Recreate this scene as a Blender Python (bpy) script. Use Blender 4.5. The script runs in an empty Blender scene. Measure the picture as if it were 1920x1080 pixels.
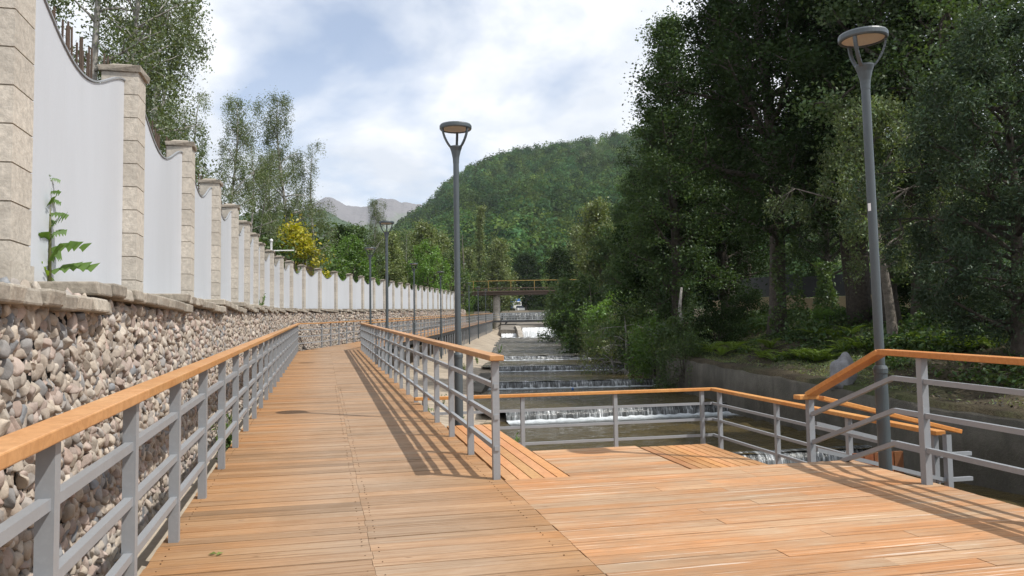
import bpy, math, random
import numpy as np
from mathutils import Matrix, Vector
SC = bpy.context.scene
COL = SC.collection
R = math.radians
# ------------------------------------------------------------------ camera, sky, sun, exposure
EYE = 1.42
FPX = 1493.0
PITCH, ROLL = math.atan(91 / FPX), -0.016
cam_d = bpy.data.cameras.new('camera')
cam_d.sensor_width = 36.0
cam_d.lens = 36.0 * FPX / 1920.0
cam_d.clip_start, cam_d.clip_end = 0.05, 30000
cam = bpy.data.objects.new('camera', cam_d)
COL.objects.link(cam)
CAM_M = Matrix.Rotation(math.pi / 2 + PITCH, 4, 'X') @ Matrix.Rotation(ROLL, 4, 'Z')
cam.matrix_world = Matrix.Translation((0, 0, EYE)) @ CAM_M
SC.camera = cam
SC.view_settings.view_transform = 'Standard'
SC.view_settings.look = 'None'
SC.view_settings.gamma = 1.0
SC.view_settings.exposure = 0.28
SC.view_settings.use_curve_mapping = False
SC.cycles.max_bounces = 6
SC.cycles.diffuse_bounces = 3
SC.cycles.glossy_bounces = 3
SC.cycles.transmission_bounces = 4
SC.cycles.transparent_max_bounces = 6
SC.cycles.caustics_reflective = False
SC.cycles.caustics_refractive = False
SUN_DIR = Vector((0.68, -0.29, 1.05)).normalized()
SUN_EL = math.asin(SUN_DIR.z)
sun_d = bpy.data.lights.new('sun', 'SUN')
sun_d.energy = 4.3
sun_d.angle = R(0.5)
sun_d.color = (1.0, 0.955, 0.88)
sun = bpy.data.objects.new('sun', sun_d)
COL.objects.link(sun)
sun.rotation_euler = SUN_DIR.to_track_quat('Z', 'Y').to_euler()
sun.location = (30, -20, 60)

def make_world():
    w = bpy.data.worlds.new('World')
    SC.world = w
    w.use_nodes = True
    nt = w.node_tree
    nt.nodes.clear()
    N, L = nt.nodes.new, nt.links.new
    out = N('ShaderNodeOutputWorld')
    sky = N('ShaderNodeTexSky')
    sky.sky_type = 'NISHITA'
    sky.sun_disc = False
    sky.sun_elevation = SUN_EL
    sky.sun_rotation = math.atan2(SUN_DIR.x, SUN_DIR.y)
    sky.altitude = 1200
    b1 = N('ShaderNodeBackground')
    b1.inputs['Strength'].default_value = 0.15
    L(sky.outputs['Color'], b1.inputs['Color'])
    tc = N('ShaderNodeTexCoord')
    # flatten the direction on a cloud deck so that clouds shrink towards the horizon
    sep = N('ShaderNodeSeparateXYZ'); L(tc.outputs['Generated'], sep.inputs[0])
    zz = N('ShaderNodeMath'); zz.operation = 'ADD'; L(sep.outputs['Z'], zz.inputs[0]); zz.inputs[1].default_value = 0.28
    zm = N('ShaderNodeMath'); zm.operation = 'MAXIMUM'; L(zz.outputs[0], zm.inputs[0]); zm.inputs[1].default_value = 0.05
    dv = N('ShaderNodeVectorMath'); dv.operation = 'DIVIDE'
    cmb = N('ShaderNodeCombineXYZ')
    for k in range(3): L(zm.outputs[0], cmb.inputs[k])
    L(tc.outputs['Generated'], dv.inputs[0]); L(cmb.outputs[0], dv.inputs[1])
    mp = N('ShaderNodeMapping'); L(dv.outputs[0], mp.inputs['Vector'])
    mp.inputs['Location'].default_value = CLOUD_LOC
    mp.inputs['Scale'].default_value = (1.0, 0.8, 0.55)
    n1 = N('ShaderNodeTexNoise'); L(mp.outputs[0], n1.inputs['Vector'])
    n1.inputs['Scale'].default_value = 1.9; n1.inputs['Detail'].default_value = 9; n1.inputs['Roughness'].default_value = 0.52
    n1.inputs['Distortion'].default_value = 0.25
    r1 = N('ShaderNodeValToRGB'); L(n1.outputs['Fac'], r1.inputs['Fac'])
    r1.color_ramp.elements[0].position = 0.36; r1.color_ramp.elements[0].color = (0.22, 0.22, 0.22, 1)
    r1.color_ramp.elements[1].position = 0.50; r1.color_ramp.elements[1].color = (1, 1, 1, 1)
    n2 = N('ShaderNodeTexNoise'); L(mp.outputs[0], n2.inputs['Vector'])
    n2.inputs['Scale'].default_value = 3.1; n2.inputs['Detail'].default_value = 8; n2.inputs['Roughness'].default_value = 0.55
    r2 = N('ShaderNodeValToRGB'); L(n2.outputs['Fac'], r2.inputs['Fac'])
    r2.color_ramp.elements[0].position = 0.40; r2.color_ramp.elements[0].color = (0.70, 0.74, 0.80, 1)
    r2.color_ramp.elements[1].position = 0.56; r2.color_ramp.elements[1].color = (0.93, 0.94, 0.96, 1)
    b2 = N('ShaderNodeBackground'); L(r2.outputs['Color'], b2.inputs['Color'])
    b2.inputs['Strength'].default_value = 1.06
    mx = N('ShaderNodeMixShader')
    L(r1.outputs['Color'], mx.inputs['Fac']); L(b1.outputs[0], mx.inputs[1]); L(b2.outputs[0], mx.inputs[2])
    L(mx.outputs[0], out.inputs['Surface'])
CLOUD_LOC = (0.35, 0.2, 0.0)
make_world()

# ------------------------------------------------------------------ helpers
U = np.array([-0.232, 0.973]); NRM = np.array([0.973, 0.232])     # along / across the first stretch of boardwalk
SLOPE = 0.032
def sp(s, p):                       # (along, across) -> x, y
    v = U * s + NRM * p
    return float(v[0]), float(v[1])
def sp3(s, p, z):
    x, y = sp(s, p); return (x, y, z)
def at(px, py, d):                  # photo pixel at forward distance d -> world point
    v = CAM_M.to_3x3() @ Vector(((px - 960) / FPX, (540 - py) / FPX, -1.0))
    k = d / v.y
    return (v.x * k, d, EYE + v.z * k)
def xz(px, d):
    return (px - 960) / FPX * d
def zdeck(s): return SLOPE * s
def zwalk2(y): return 1.0 + 0.0335 * (y - 30.8)
ip = np.interp
RX = lambda y: float(ip(y, [-10, 30.5, 41, 51, 65, 85, 105, 130], [sp(0, 1.5)[0] + (-10 - sp(0, 1.5)[1]) * -0.238, -5.75, -5.15, -4.7, -4.25, -3.7, -2.9, -2.2]))
FY = [-14, 4.2, 7.0, 10.1, 13, 16, 18.9, 21.8, 24.7, 27.7, 30.6, 33.5, 36.5, 39.5, 42.5, 45.5, 48.5, 51.5]
FPXS = [None, 36, 262, 361, 412, 446, 468, 484, 495, 513, 531, 549, 572, 602, 632, 660, 682, 703]
FX = [xz(p, y) - 0.17 for p, y in zip(FPXS[1:], FY[1:])]
FX = [FX[0] - 0.238 * (FY[0] - FY[1])] + FX
FXe = FX + [FX[-1] + 0.06 * 48.5, FX[-1] + 0.06 * 48.5 + 6]
FYe = FY + [100.0, 200.0]
FF = lambda y: float(ip(y, FYe, FXe))
ZCOP = lambda y: 1.57 + 0.0335 * y
WLY = [-12, 8, 10, 17.5, 24.4, 34, 45, 56, 105, 135]
WLX = [5.8, 2.2, 1.7, 0.6, -0.25, -1.05, -0.85, -0.8, -1.3, -1.4]
WRY = [-12, 8, 11, 13.7, 16, 25.7, 35, 56, 105, 135]
WRX = [14.5, 10.2, 9.5, 8.8, 8.2, 6.95, 6.3, 6.4, 6.0, 6.0]
WL = lambda y: float(ip(y, WLY, WLX))
WR = lambda y: float(ip(y, WRY, WRX))
ZWT = lambda y: float(ip(y, [-12, 13.7, 20.7, 28.6, 60, 110, 140], [-0.75, -0.2, 0.09, 0.33, 1.2, 3.0, 4.2]))     # top of right river wall

def ZPOOL(y):                         # water level along the left bank
    for lim, z in ((8.6, -1.78), (16.1, -1.46), (24.35, -1.16), (34.8, -0.86), (44.8, -0.56), (55.8, -0.26)):
        if y < lim: return z
    return float(ip(y, [55.8, 105, 105.2, 118, 125, 125.5, 140], [0.02, 1.30, 2.1, 3.7, 4.0, 5.1, 5.3]))
def ZDROP(y): return float(ip(y, [0, 13, 22, 36, 130], [1.0, 1.0, 1.35, 1.5, 1.4]))   # bank top below the deck edge
class MB:
    def __init__(s): s.v = []; s.f = []; s.t = []; s.uv = []; s.has_uv = False
    def add(s, vs, fs, tint=(1, 1, 1), uvs=None):
        b = len(s.v); s.v += [tuple(map(float, v)) for v in vs]
        for i, f in enumerate(fs):
            s.f.append([b + k for k in f]); s.t.append(tint)
            if uvs is not None: s.uv.append([uvs[k] for k in f]); s.has_uv = True
            else: s.uv.append([(0, 0)] * len(f))
    BOXF = [(0, 3, 2, 1), (4, 5, 6, 7), (0, 1, 5, 4), (1, 2, 6, 5), (2, 3, 7, 6), (3, 0, 4, 7)]
    def box(s, x0, x1, y0, y1, z0, z1, tint=(1, 1, 1)):
        s.add([(x0, y0, z0), (x1, y0, z0), (x1, y1, z0), (x0, y1, z0), (x0, y0, z1), (x1, y0, z1), (x1, y1, z1), (x0, y1, z1)], s.BOXF, tint)
    def hexa(s, q, tint=(1, 1, 1)): s.add(q, s.BOXF, tint)
    def obox(s, c, ax, ay, az, tint=(1, 1, 1)):       # centre and three half-axis vectors
        c, ax, ay, az = map(np.array, (c, ax, ay, az))
        s.add([c - ax - ay - az, c + ax - ay - az, c + ax + ay - az, c - ax + ay - az, c - ax - ay + az, c + ax - ay + az, c + ax + ay + az, c - ax + ay + az], s.BOXF, tint)
    def bar(s, p0, p1, w, h, tint=(1, 1, 1)):         # square bar, w sideways, h upwards
        p0, p1 = np.array(p0, float), np.array(p1, float); d = p1 - p0; L = np.linalg.norm(d); d /= L
        side = np.cross(d, (0, 0, 1)); n = np.linalg.norm(side)
        side = side / n if n > 1e-5 else np.array((1., 0, 0)); up = np.cross(side, d)
        s.obox((p0 + p1) / 2, d * L / 2, side * w / 2, up * h / 2, tint)
    def sweep(s, pts, w, h, tint=(1, 1, 1)):          # rectangular section swept along a mitred path
        P = np.array(pts, float); n = len(P); rings = []
        for i in range(n):
            a = P[i] - P[i - 1] if i > 0 else P[1] - P[0]
            b = P[i + 1] - P[i] if i < n - 1 else a
            a2, b2 = a[:2] / max(np.linalg.norm(a[:2]), 1e-6), b[:2] / max(np.linalg.norm(b[:2]), 1e-6)
            m = a2 + b2; m /= np.linalg.norm(m)
            k = 1 / max(0.35, float(np.dot(m, a2)))
            sd = np.array((m[1], -m[0], 0)) * k * w / 2
            up = np.array((0, 0, h / 2.0))
            rings.append([P[i] - sd - up, P[i] + sd - up, P[i] + sd + up, P[i] - sd + up])
        vs = [v for r in rings for v in r]; fs = [(0, 1, 2, 3)]
        for i in range(n - 1):
            for k in range(4): fs.append((4 * i + k, 4 * i + 4 + k, 4 * i + 4 + (k + 1) % 4, 4 * i + (k + 1) % 4))
        e = 4 * (n - 1); fs.append((e + 3, e + 2, e + 1, e))
        s.add(vs, fs, tint)
    def lathe(s, prof, seg=20, c=(0, 0, 0), tint=(1, 1, 1), caps=True):
        vs, fs = [], []
        for r, z in prof:
            for k in range(seg):
                a = 2 * math.pi * k / seg
                vs.append((c[0] + r * math.cos(a), c[1] + r * math.sin(a), c[2] + z))
        m = len(prof)
        for i in range(m - 1):
            for k in range(seg):
                fs.append((i * seg + k, i * seg + (k + 1) % seg, (i + 1) * seg + (k + 1) % seg, (i + 1) * seg + k))
        if caps and prof[0][0] > 1e-4: fs.append(tuple(range(seg))[::-1])
        if caps and prof[-1][0] > 1e-4: fs.append(tuple((m - 1) * seg + k for k in range(seg)))
        s.add(vs, fs, tint)
    def tube(s, pts, rad, seg=6, tint=(1, 1, 1)):
        P = np.array(pts, float); n = len(P); vs, fs = [], []
        rad = rad if hasattr(rad, '__len__') else [rad] * n
        ref = np.array((0.31, 0.17, 0.93)) if abs((P[-1] - P[0])[2]) < 0.7 * np.linalg.norm(P[-1] - P[0]) + 1e-9 else np.array((1., 0.1, 0))
        for i in range(n):
            d = P[min(i + 1, n - 1)] - P[max(i - 1, 0)]; d /= max(np.linalg.norm(d), 1e-9)
            a = np.cross(d, ref); a /= max(np.linalg.norm(a), 1e-9); b = np.cross(d, a)
            for k in range(seg):
                t = 2 * math.pi * k / seg
                vs.append(P[i] + rad[i] * (a * math.cos(t) + b * math.sin(t)))
        for i in range(n - 1):
            for k in range(seg): fs.append((i * seg + k, i * seg + (k + 1) % seg, (i + 1) * seg + (k + 1) % seg, (i + 1) * seg + k))
        fs.append(tuple(range(seg))[::-1]); fs.append(tuple((n - 1) * seg + k for k in range(seg)))
        s.add(vs, fs, tint)
    def grid(s, f, nu, nv, tint=(1, 1, 1)):           # f(u, v) -> point, u, v in 0..1
        vs = [f(i / nu, j / nv) for j in range(nv + 1) for i in range(nu + 1)]
        uv = [(i / nu, j / nv) for j in range(nv + 1) for i in range(nu + 1)]
        fs = [(j * (nu + 1) + i, j * (nu + 1) + i + 1, (j + 1) * (nu + 1) + i + 1, (j + 1) * (nu + 1) + i) for j in range(nv) for i in range(nu)]
        s.add(vs, fs, tint, uv)
    def mesh(s, name, mat, smooth=False):
        me = bpy.data.meshes.new(name); me.from_pydata(s.v, [], s.f)
        if mat: me.materials.append(mat)
        a = me.attributes.new('tint', 'FLOAT_COLOR', 'FACE')
        a.data.foreach_set('color', np.array([(t[0], t[1], t[2], 1.0) for t in s.t], 'f').ravel())
        if s.has_uv:
            uvl = me.uv_layers.new(name='UVMap')
            uvl.data.foreach_set('uv', np.array([c for f in s.uv for c in f], 'f').ravel())
        if smooth: me.polygons.foreach_set('use_smooth', [True] * len(me.polygons))
        me.update()
        return me
    def build(s, name, mat, parent=None, loc=None, rotz=0, smooth=False, bevel=0):
        return link(name, s.mesh(name, mat, smooth), parent, loc, rotz, bevel)

def link(name, me, parent=None, loc=None, rotz=0, bevel=0):
    o = bpy.data.objects.new(name, me); COL.objects.link(o)
    if parent is not None: o.parent = parent
    if loc is not None: o.location = loc
    o.rotation_euler = (0, 0, rotz)
    if bevel:
        b = o.modifiers.new('edge', 'BEVEL'); b.width = bevel; b.segments = 2; b.limit_method = 'ANGLE'
    return o

def fast_mesh(name, V, F, mat, tint=None, smooth=False):
    """V (n,3), F (m,k) arrays -> mesh"""
    V = np.asarray(V, 'f'); F = np.asarray(F, 'i'); m, k = F.shape
    me = bpy.data.meshes.new(name)
    me.vertices.add(len(V)); me.vertices.foreach_set('co', V.ravel())
    me.loops.add(m * k); me.loops.foreach_set('vertex_index', F.ravel())
    me.polygons.add(m); me.polygons.foreach_set('loop_start', np.arange(m, dtype='i') * k)
    try: me.polygons.foreach_set('loop_total', np.full(m, k, 'i'))
    except Exception: pass
    if smooth: me.polygons.foreach_set('use_smooth', np.ones(m, bool))
    me.materials.append(mat)
    if tint is not None:
        a = me.attributes.new('tint', 'FLOAT_COLOR', 'FACE')
        a.data.foreach_set('color', np.concatenate([np.asarray(tint, 'f'), np.ones((m, 1), 'f')], 1).ravel())
    me.update(calc_edges=True); me.validate()
    return me

def empty(name, loc, label, cat, group=None, rotz=0):
    o = bpy.data.objects.new(name, None); COL.objects.link(o)
    o.location = loc; o.rotation_euler = (0, 0, rotz); o.empty_display_size = 0.3
    return tag(o, label, cat, group)
def tag(o, label, cat, group=None, kind=None):
    o['label'] = label; o['category'] = cat
    if group: o['group'] = group
    if kind: o['kind'] = kind
    return o
def struct(o, label=None, cat=None):
    o['kind'] = 'structure'
    if label: o['label'] = label
    if cat: o['category'] = cat
    return o
def copy_tree(o, parent=None):
    c = o.copy(); COL.objects.link(c); c.parent = parent
    for ch in list(o.children): copy_tree(ch, c)
    return c

# ------------------------------------------------------------------ materials
class NT:
    def __init__(s, name):
        s.m = bpy.data.materials.new(name); s.m.use_nodes = True; s.t = s.m.node_tree; s.t.nodes.clear()
        s.out = s.n('ShaderNodeOutputMaterial')
    def n(s, typ, **kw):
        o = s.t.nodes.new(typ)
        for k, v in kw.items(): setattr(o, k, v)
        return o
    def l(s, a, b): s.t.links.new(a, b)
    def tex(s, scale, vec=None, detail=4, rough=0.55, dist=0.0):
        o = s.n('ShaderNodeTexNoise'); o.inputs['Scale'].default_value = scale; o.inputs['Detail'].default_value = detail
        o.inputs['Roughness'].default_value = rough; o.inputs['Distortion'].default_value = dist
        if vec is not None: s.l(vec, o.inputs['Vector'])
        return o.outputs['Fac']
    def ramp(s, fac, stops):
        o = s.n('ShaderNodeValToRGB'); s.l(fac, o.inputs['Fac']); e = o.color_ramp.elements
        while len(e) < len(stops): e.new(0.5)
        for k, (p, c) in enumerate(stops):
            e[k].position = p; e[k].color = (*(c if hasattr(c, '__len__') else (c, c, c)), 1)
        return o.outputs['Color']
    def mix(s, a, b, fac=None, mode='MIX', f=0.5):
        o = s.n('ShaderNodeMix', data_type='RGBA', blend_type=mode)
        if fac is not None: s.l(fac, o.inputs[0])
        else: o.inputs[0].default_value = f
        for v, i in ((a, 6), (b, 7)):
            if hasattr(v, 'links') or hasattr(v, 'is_linked'): s.l(v, o.inputs[i])
            else: o.inputs[i].default_value = (*v, 1)
        return o.outputs[2]
    def math(s, op, a, b=None):
        o = s.n('ShaderNodeMath', operation=op)
        for v, i in ((a, 0), (b, 1)):
            if v is None: continue
            if hasattr(v, 'is_linked'): s.l(v, o.inputs[i])
            else: o.inputs[i].default_value = v
        return o.outputs[0]
    def obj(s): return s.n('ShaderNodeTexCoord').outputs['Object']
    def uv(s): return s.n('ShaderNodeTexCoord').outputs['UV']
    def geo(s): return s.n('ShaderNodeNewGeometry').outputs['Position']
    def mapping(s, vec, scale=(1, 1, 1), rot=(0, 0, 0), loc=(0, 0, 0)):
        o = s.n('ShaderNodeMapping'); s.l(vec, o.inputs['Vector']); o.inputs['Scale'].default_value = scale
        o.inputs['Rotation'].default_value = rot; o.inputs['Location'].default_value = loc
        return o.outputs[0]
    def tint(s): return s.n('ShaderNodeAttribute', attribute_name='tint').outputs['Color']
    def bump(s, h, strength=0.3, dist=0.01):
        o = s.n('ShaderNodeBump'); s.l(h, o.inputs['Height']); o.inputs['Strength'].default_value = strength; o.inputs['Distance'].default_value = dist
        return o.outputs['Normal']
    def pbr(s, col, rough=0.6, normal=None, metal=0.0, spec=0.5, **kw):
        o = s.n('ShaderNodeBsdfPrincipled')
        for v, key in ((col, 'Base Color'), (rough, 'Roughness'), (metal, 'Metallic'), (spec, 'Specular IOR Level')):
            if hasattr(v, 'is_linked'): s.l(v, o.inputs[key])
            elif hasattr(v, '__len__'): o.inputs[key].default_value = (*v, 1)
            else: o.inputs[key].default_value = v
        if normal is not None: s.l(normal, o.inputs['Normal'])
        for k, v in kw.items(): o.inputs[k].default_value = v
        s.l(o.outputs[0], s.out.inputs['Surface'])
        return o

def mat_paint(name, col, rough=0.45, var=0.12, bump=0.0, metal=0.0):
    t = NT(name); p = t.obj()
    n = t.tex(3.0, p, 6); n2 = t.tex(45, p, 3)
    c = t.mix(col, tuple(x * (1 - 2 * var) for x in col), t.ramp(n, [(0.4, 0.0), (0.75, 1.0)]))
    c = t.mix(c, tuple(min(1, x * 1.12) for x in col), t.ramp(n2, [(0.5, 0.0), (0.8, 0.6)]))
    t.pbr(c, rough, t.bump(n2, 0.15, 0.002) if bump else None, metal)
    return t.m
def mat_deck(name, base, dark, light, grooves=True, worn=None):
    t = NT(name); g = t.geo()
    # x along the board, y along the walk
    m0 = t.mapping(g, rot=(0, 0, -math.atan2(NRM[1], NRM[0])))
    va = t.n('ShaderNodeVectorMath', operation='MULTIPLY_ADD'); t.l(t.tint(), va.inputs[0]); va.inputs[1].default_value = (61, 0, 43); t.l(m0, va.inputs[2]); m = va.outputs[0]   # every board its own grain
    st = t.mapping(m, scale=(1.2, 26, 1.2))
    grain = t.tex(2.2, st, 7, 0.65, 0.6)
    blot = t.tex(1.1, t.mapping(m, scale=(0.7, 1.4, 1)), 5, 0.6)
    fine = t.tex(9, t.mapping(m, scale=(1, 16, 1)), 4, 0.7)
    c = t.mix(base, light, t.ramp(blot, [(0.42, 0.0), (0.60, 1.0)]))
    if worn:                      # greyed by feet along the middle of the walk
        sx = t.n('ShaderNodeSeparateXYZ'); t.l(m0, sx.inputs[0])
        k = t.math('ABSOLUTE', t.math('SUBTRACT', sx.outputs['X'], 0.42)); k = t.math('ADD', k, t.math('MULTIPLY', t.math('SUBTRACT', blot, 0.5), 0.9))
        c = t.mix(c, worn, t.ramp(k, [(0.35, 0.85), (0.95, 0.0)]))
    c = t.mix(c, dark, t.ramp(grain, [(0.43, 0.42), (0.54, 0.0)]))
    str2 = t.tex(1.0, t.mapping(m0, scale=(0.55, 48, 1)), 4, 0.7, 0.25)
    c = t.mix(c, tuple(x * 0.7 for x in dark), t.ramp(str2, [(0.36, 0.75), (0.46, 0.0)]))
    str3 = t.tex(1.0, t.mapping(m0, scale=(0.8, 70, 1)), 4, 0.7, 0.25)
    c = t.mix(c, tuple(min(1, x * 1.45) for x in light), t.ramp(str3, [(0.56, 0.0), (0.68, 0.42)]))
    c = t.mix(c, (0.5, 0.42, 0.34), t.ramp(fine, [(0.55, 0.0), (0.8, 0.5)]))
    sta = t.tex(0.8, m0, 6, 0.7, 0.5)
    c = t.mix(c, tuple(x * 0.62 for x in light), t.ramp(sta, [(0.50, 0.0), (0.68, 0.55)]))
    knots = t.n('ShaderNodeTexVoronoi'); t.l(t.mapping(m, scale=(2.4, 7, 1)), knots.inputs['Vector']); knots.inputs['Scale'].default_value = 1.0
    c = t.mix(c, tuple(x * 0.45 for x in dark), t.ramp(knots.outputs['Distance'], [(0.03, 0.7), (0.075, 0.0)]))
    if not worn:                  # pale dry streaks, with glints off the board edges painted into the colour
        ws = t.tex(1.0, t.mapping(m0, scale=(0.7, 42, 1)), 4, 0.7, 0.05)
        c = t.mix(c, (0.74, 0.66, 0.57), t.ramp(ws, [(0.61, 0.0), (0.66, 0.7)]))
    c = t.mix(c, t.tint(), None, 'MULTIPLY', 1.0)
    h = grain
    if grooves:
        wv = t.n('ShaderNodeTexWave', wave_type='BANDS', bands_direction='Y'); t.l(m, wv.inputs['Vector'])
        wv.inputs['Scale'].default_value = 20.0; wv.inputs['Distortion'].default_value = 0.4; wv.inputs['Detail'].default_value = 1
        h = t.math('ADD', t.math('MULTIPLY', wv.outputs['Fac'], 0.8), grain)
        c = t.mix(c, tuple(x * 0.6 for x in base), t.ramp(wv.outputs['Fac'], [(0.1, 0.38), (0.4, 0.0)]))
    rg = t.ramp(blot, [(0.3, 0.8), (0.8, 0.62)])
    t.pbr(c, rg, t.bump(h, 0.5, 0.006), 0, 0.3)
    return t.m
def mat_wood(name, base, dark, light, axis_stretch=(14, 14, 14)):
    t = NT(name); p = t.obj()
    g = t.tex(1.5, t.mapping(p, scale=axis_stretch), 6, 0.6, 0.8)
    b = t.tex(1.7, p, 4)
    c = t.mix(base, light, t.ramp(b, [(0.35, 0.0), (0.7, 0.9)]))
    c = t.mix(c, dark, t.ramp(g, [(0.4, 0.4), (0.6, 0.0)]))
    c = t.mix(c, t.tint(), None, 'MULTIPLY', 1.0)
    t.pbr(c, 0.5, t.bump(g, 0.3, 0.004), 0, 0.4)
    return t.m
def mat_tinted(name, base, rough=0.85, scale=14, var=0.35, bump=0.5, bdist=0.01, big=1.2):
    t = NT(name); p = t.obj()
    n = t.tex(scale, p, 7, 0.65); b = t.tex(big, p, 5, 0.6)
    c = t.mix(base, tuple(x * (1 - var) for x in base), t.ramp(n, [(0.35, 1.0), (0.65, 0.0)]))
    c = t.mix(c, tuple(x * 0.62 for x in base), t.ramp(b, [(0.5, 0.0), (0.75, 0.65)]))
    c = t.mix(c, t.tint(), None, 'MULTIPLY', 1.0)
    t.pbr(c, rough, t.bump(n, bump, bdist), 0, 0.25)
    return t.m
def mat_leaf(name, col, col2, trans=0.3, gloss=0.03, rough=0.5):
    t = NT(name)
    oi = t.n('ShaderNodeObjectInfo')
    c = t.mix(col, col2, t.tex(0.35, t.obj(), 3))
    c = t.mix(c, t.tint(), None, 'MULTIPLY', 1.0)
    hs = t.n('ShaderNodeHueSaturation'); t.l(c, hs.inputs['Color'])
    mr = t.n('ShaderNodeMapRange'); t.l(oi.outputs['Random'], mr.inputs['Value']); mr.inputs['To Min'].default_value = 0.82; mr.inputs['To Max'].default_value = 1.2
    t.l(mr.outputs[0], hs.inputs['Value'])
    c = hs.outputs['Color']
    d = t.n('ShaderNodeBsdfDiffuse'); t.l(c, d.inputs['Color'])
    tr = t.n('ShaderNodeBsdfTranslucent'); t.l(t.mix(c, (1.25, 1.35, 0.45), None, 'MULTIPLY', 1.0), tr.inputs['Color'])
    m1 = t.n('ShaderNodeMixShader'); m1.inputs[0].default_value = trans; t.l(d.outputs[0], m1.inputs[1]); t.l(tr.outputs[0], m1.inputs[2])
    gl = t.n('ShaderNodeBsdfGlossy'); gl.inputs['Roughness'].default_value = rough; gl.inputs['Color'].default_value = (0.9, 0.95, 1, 1)
    m2 = t.n('ShaderNodeMixShader'); m2.inputs[0].default_value = gloss; t.l(m1.outputs[0], m2.inputs[1]); t.l(gl.outputs[0], m2.inputs[2])
    t.l(m2.outputs[0], t.out.inputs['Surface'])
    return t.m

M = {}
M['deck'] = mat_deck('walk_deck_wood', (0.37, 0.19, 0.078), (0.21, 0.11, 0.05), (0.37, 0.225, 0.12), worn=(0.345, 0.255, 0.18))
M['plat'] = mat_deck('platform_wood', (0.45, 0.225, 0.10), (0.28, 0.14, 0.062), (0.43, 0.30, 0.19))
M['slat'] = mat_wood('slat_wood', (0.40, 0.19, 0.07), (0.24, 0.10, 0.035), (0.46, 0.26, 0.12))
M['rail'] = mat_wood('handrail_wood', (0.42, 0.21, 0.08), (0.26, 0.12, 0.04), (0.48, 0.28, 0.13))
M['rail_bright'] = mat_wood('fresh_handrail_wood', (0.50, 0.215, 0.06), (0.34, 0.13, 0.03), (0.56, 0.30, 0.11))
M['steel'] = mat_paint('grey_rail_paint', (0.255, 0.27, 0.29), 0.42, 0.06, 1)
M['lamp'] = mat_paint('lamp_grey_paint', (0.066, 0.082, 0.092), 0.4, 0.08)
M['diff'] = mat_paint('lamp_diffuser', (0.82, 0.78, 0.72), 0.5, 0.03)
M['white'] = None
M['block'] = mat_tinted('split_block', (0.54, 0.505, 0.455), 0.9, 30, 0.3, 0.6, 0.01, 2.0)
M['cap'] = mat_tinted('block_cap', (0.36, 0.32, 0.27), 0.9, 22, 0.35, 0.6, 0.015, 2.0)
M['cop'] = mat_tinted('coping_concrete', (0.40, 0.365, 0.315), 0.9, 26, 0.35, 0.7, 0.012, 2.4)
M['stone'] = mat_tinted('rubble_stone', (1, 1, 1), 0.85, 16, 0.3, 0.6, 0.015, 6.0)
M['mortar'] = mat_tinted('wall_mortar', (0.37, 0.325, 0.285), 0.95, 12, 0.5, 0.8, 0.03)
M['conc'] = mat_tinted('bank_concrete', (0.46, 0.40, 0.32), 0.9, 9, 0.22, 0.3, 0.008, 0.5)
M['fern'] = mat_leaf('fern_leaf', (0.125, 0.19, 0.04), (0.17, 0.23, 0.05), 0.35)
M['bark'] = mat_tinted('bark', (0.10, 0.085, 0.07), 0.95, 9, 0.5, 1.0, 0.05)
M['birchbark'] = mat_tinted('birch_bark', (0.42, 0.40, 0.37), 0.9, 5, 0.6, 0.6, 0.03)
M['greybark'] = mat_tinted('grey_bark', (0.20, 0.175, 0.15), 0.95, 8, 0.45, 1.0, 0.05)
M['leaf_dark'] = mat_leaf('leaf_dark', (0.022, 0.038, 0.014), (0.032, 0.053, 0.018), 0.2, 0.006)
M['leaf_mid'] = mat_leaf('leaf_mid', (0.070, 0.115, 0.040), (0.10, 0.145, 0.05), 0.3)
M['leaf_olive'] = mat_leaf('leaf_olive', (0.145, 0.18, 0.072), (0.18, 0.21, 0.085), 0.3)
M['leaf_birch'] = mat_leaf('leaf_birch', (0.095, 0.125, 0.055), (0.13, 0.16, 0.07), 0.32, 0.04)
M['leaf_silver'] = mat_leaf('leaf_silver', (0.040, 0.062, 0.036), (0.060, 0.086, 0.052), 0.2, 0.015)
M['leaf_pale'] = mat_leaf('leaf_pale', (0.085, 0.115, 0.05), (0.115, 0.145, 0.065), 0.28, 0.025)
M['leaf_bank'] = mat_leaf('leaf_bank', (0.045, 0.078, 0.028), (0.065, 0.10, 0.035), 0.28, 0.02)
M['leaf_bright'] = mat_leaf('leaf_bright', (0.105, 0.19, 0.040), (0.14, 0.235, 0.05), 0.4)
M['leaf_yellow'] = mat_leaf('leaf_yellow', (0.42, 0.36, 0.03), (0.30, 0.30, 0.035), 0.4)
M['leaf_hill'] = mat_leaf('hill_leaf', (0.048, 0.096, 0.038), (0.078, 0.130, 0.048), 0.28, 0.0)

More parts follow.
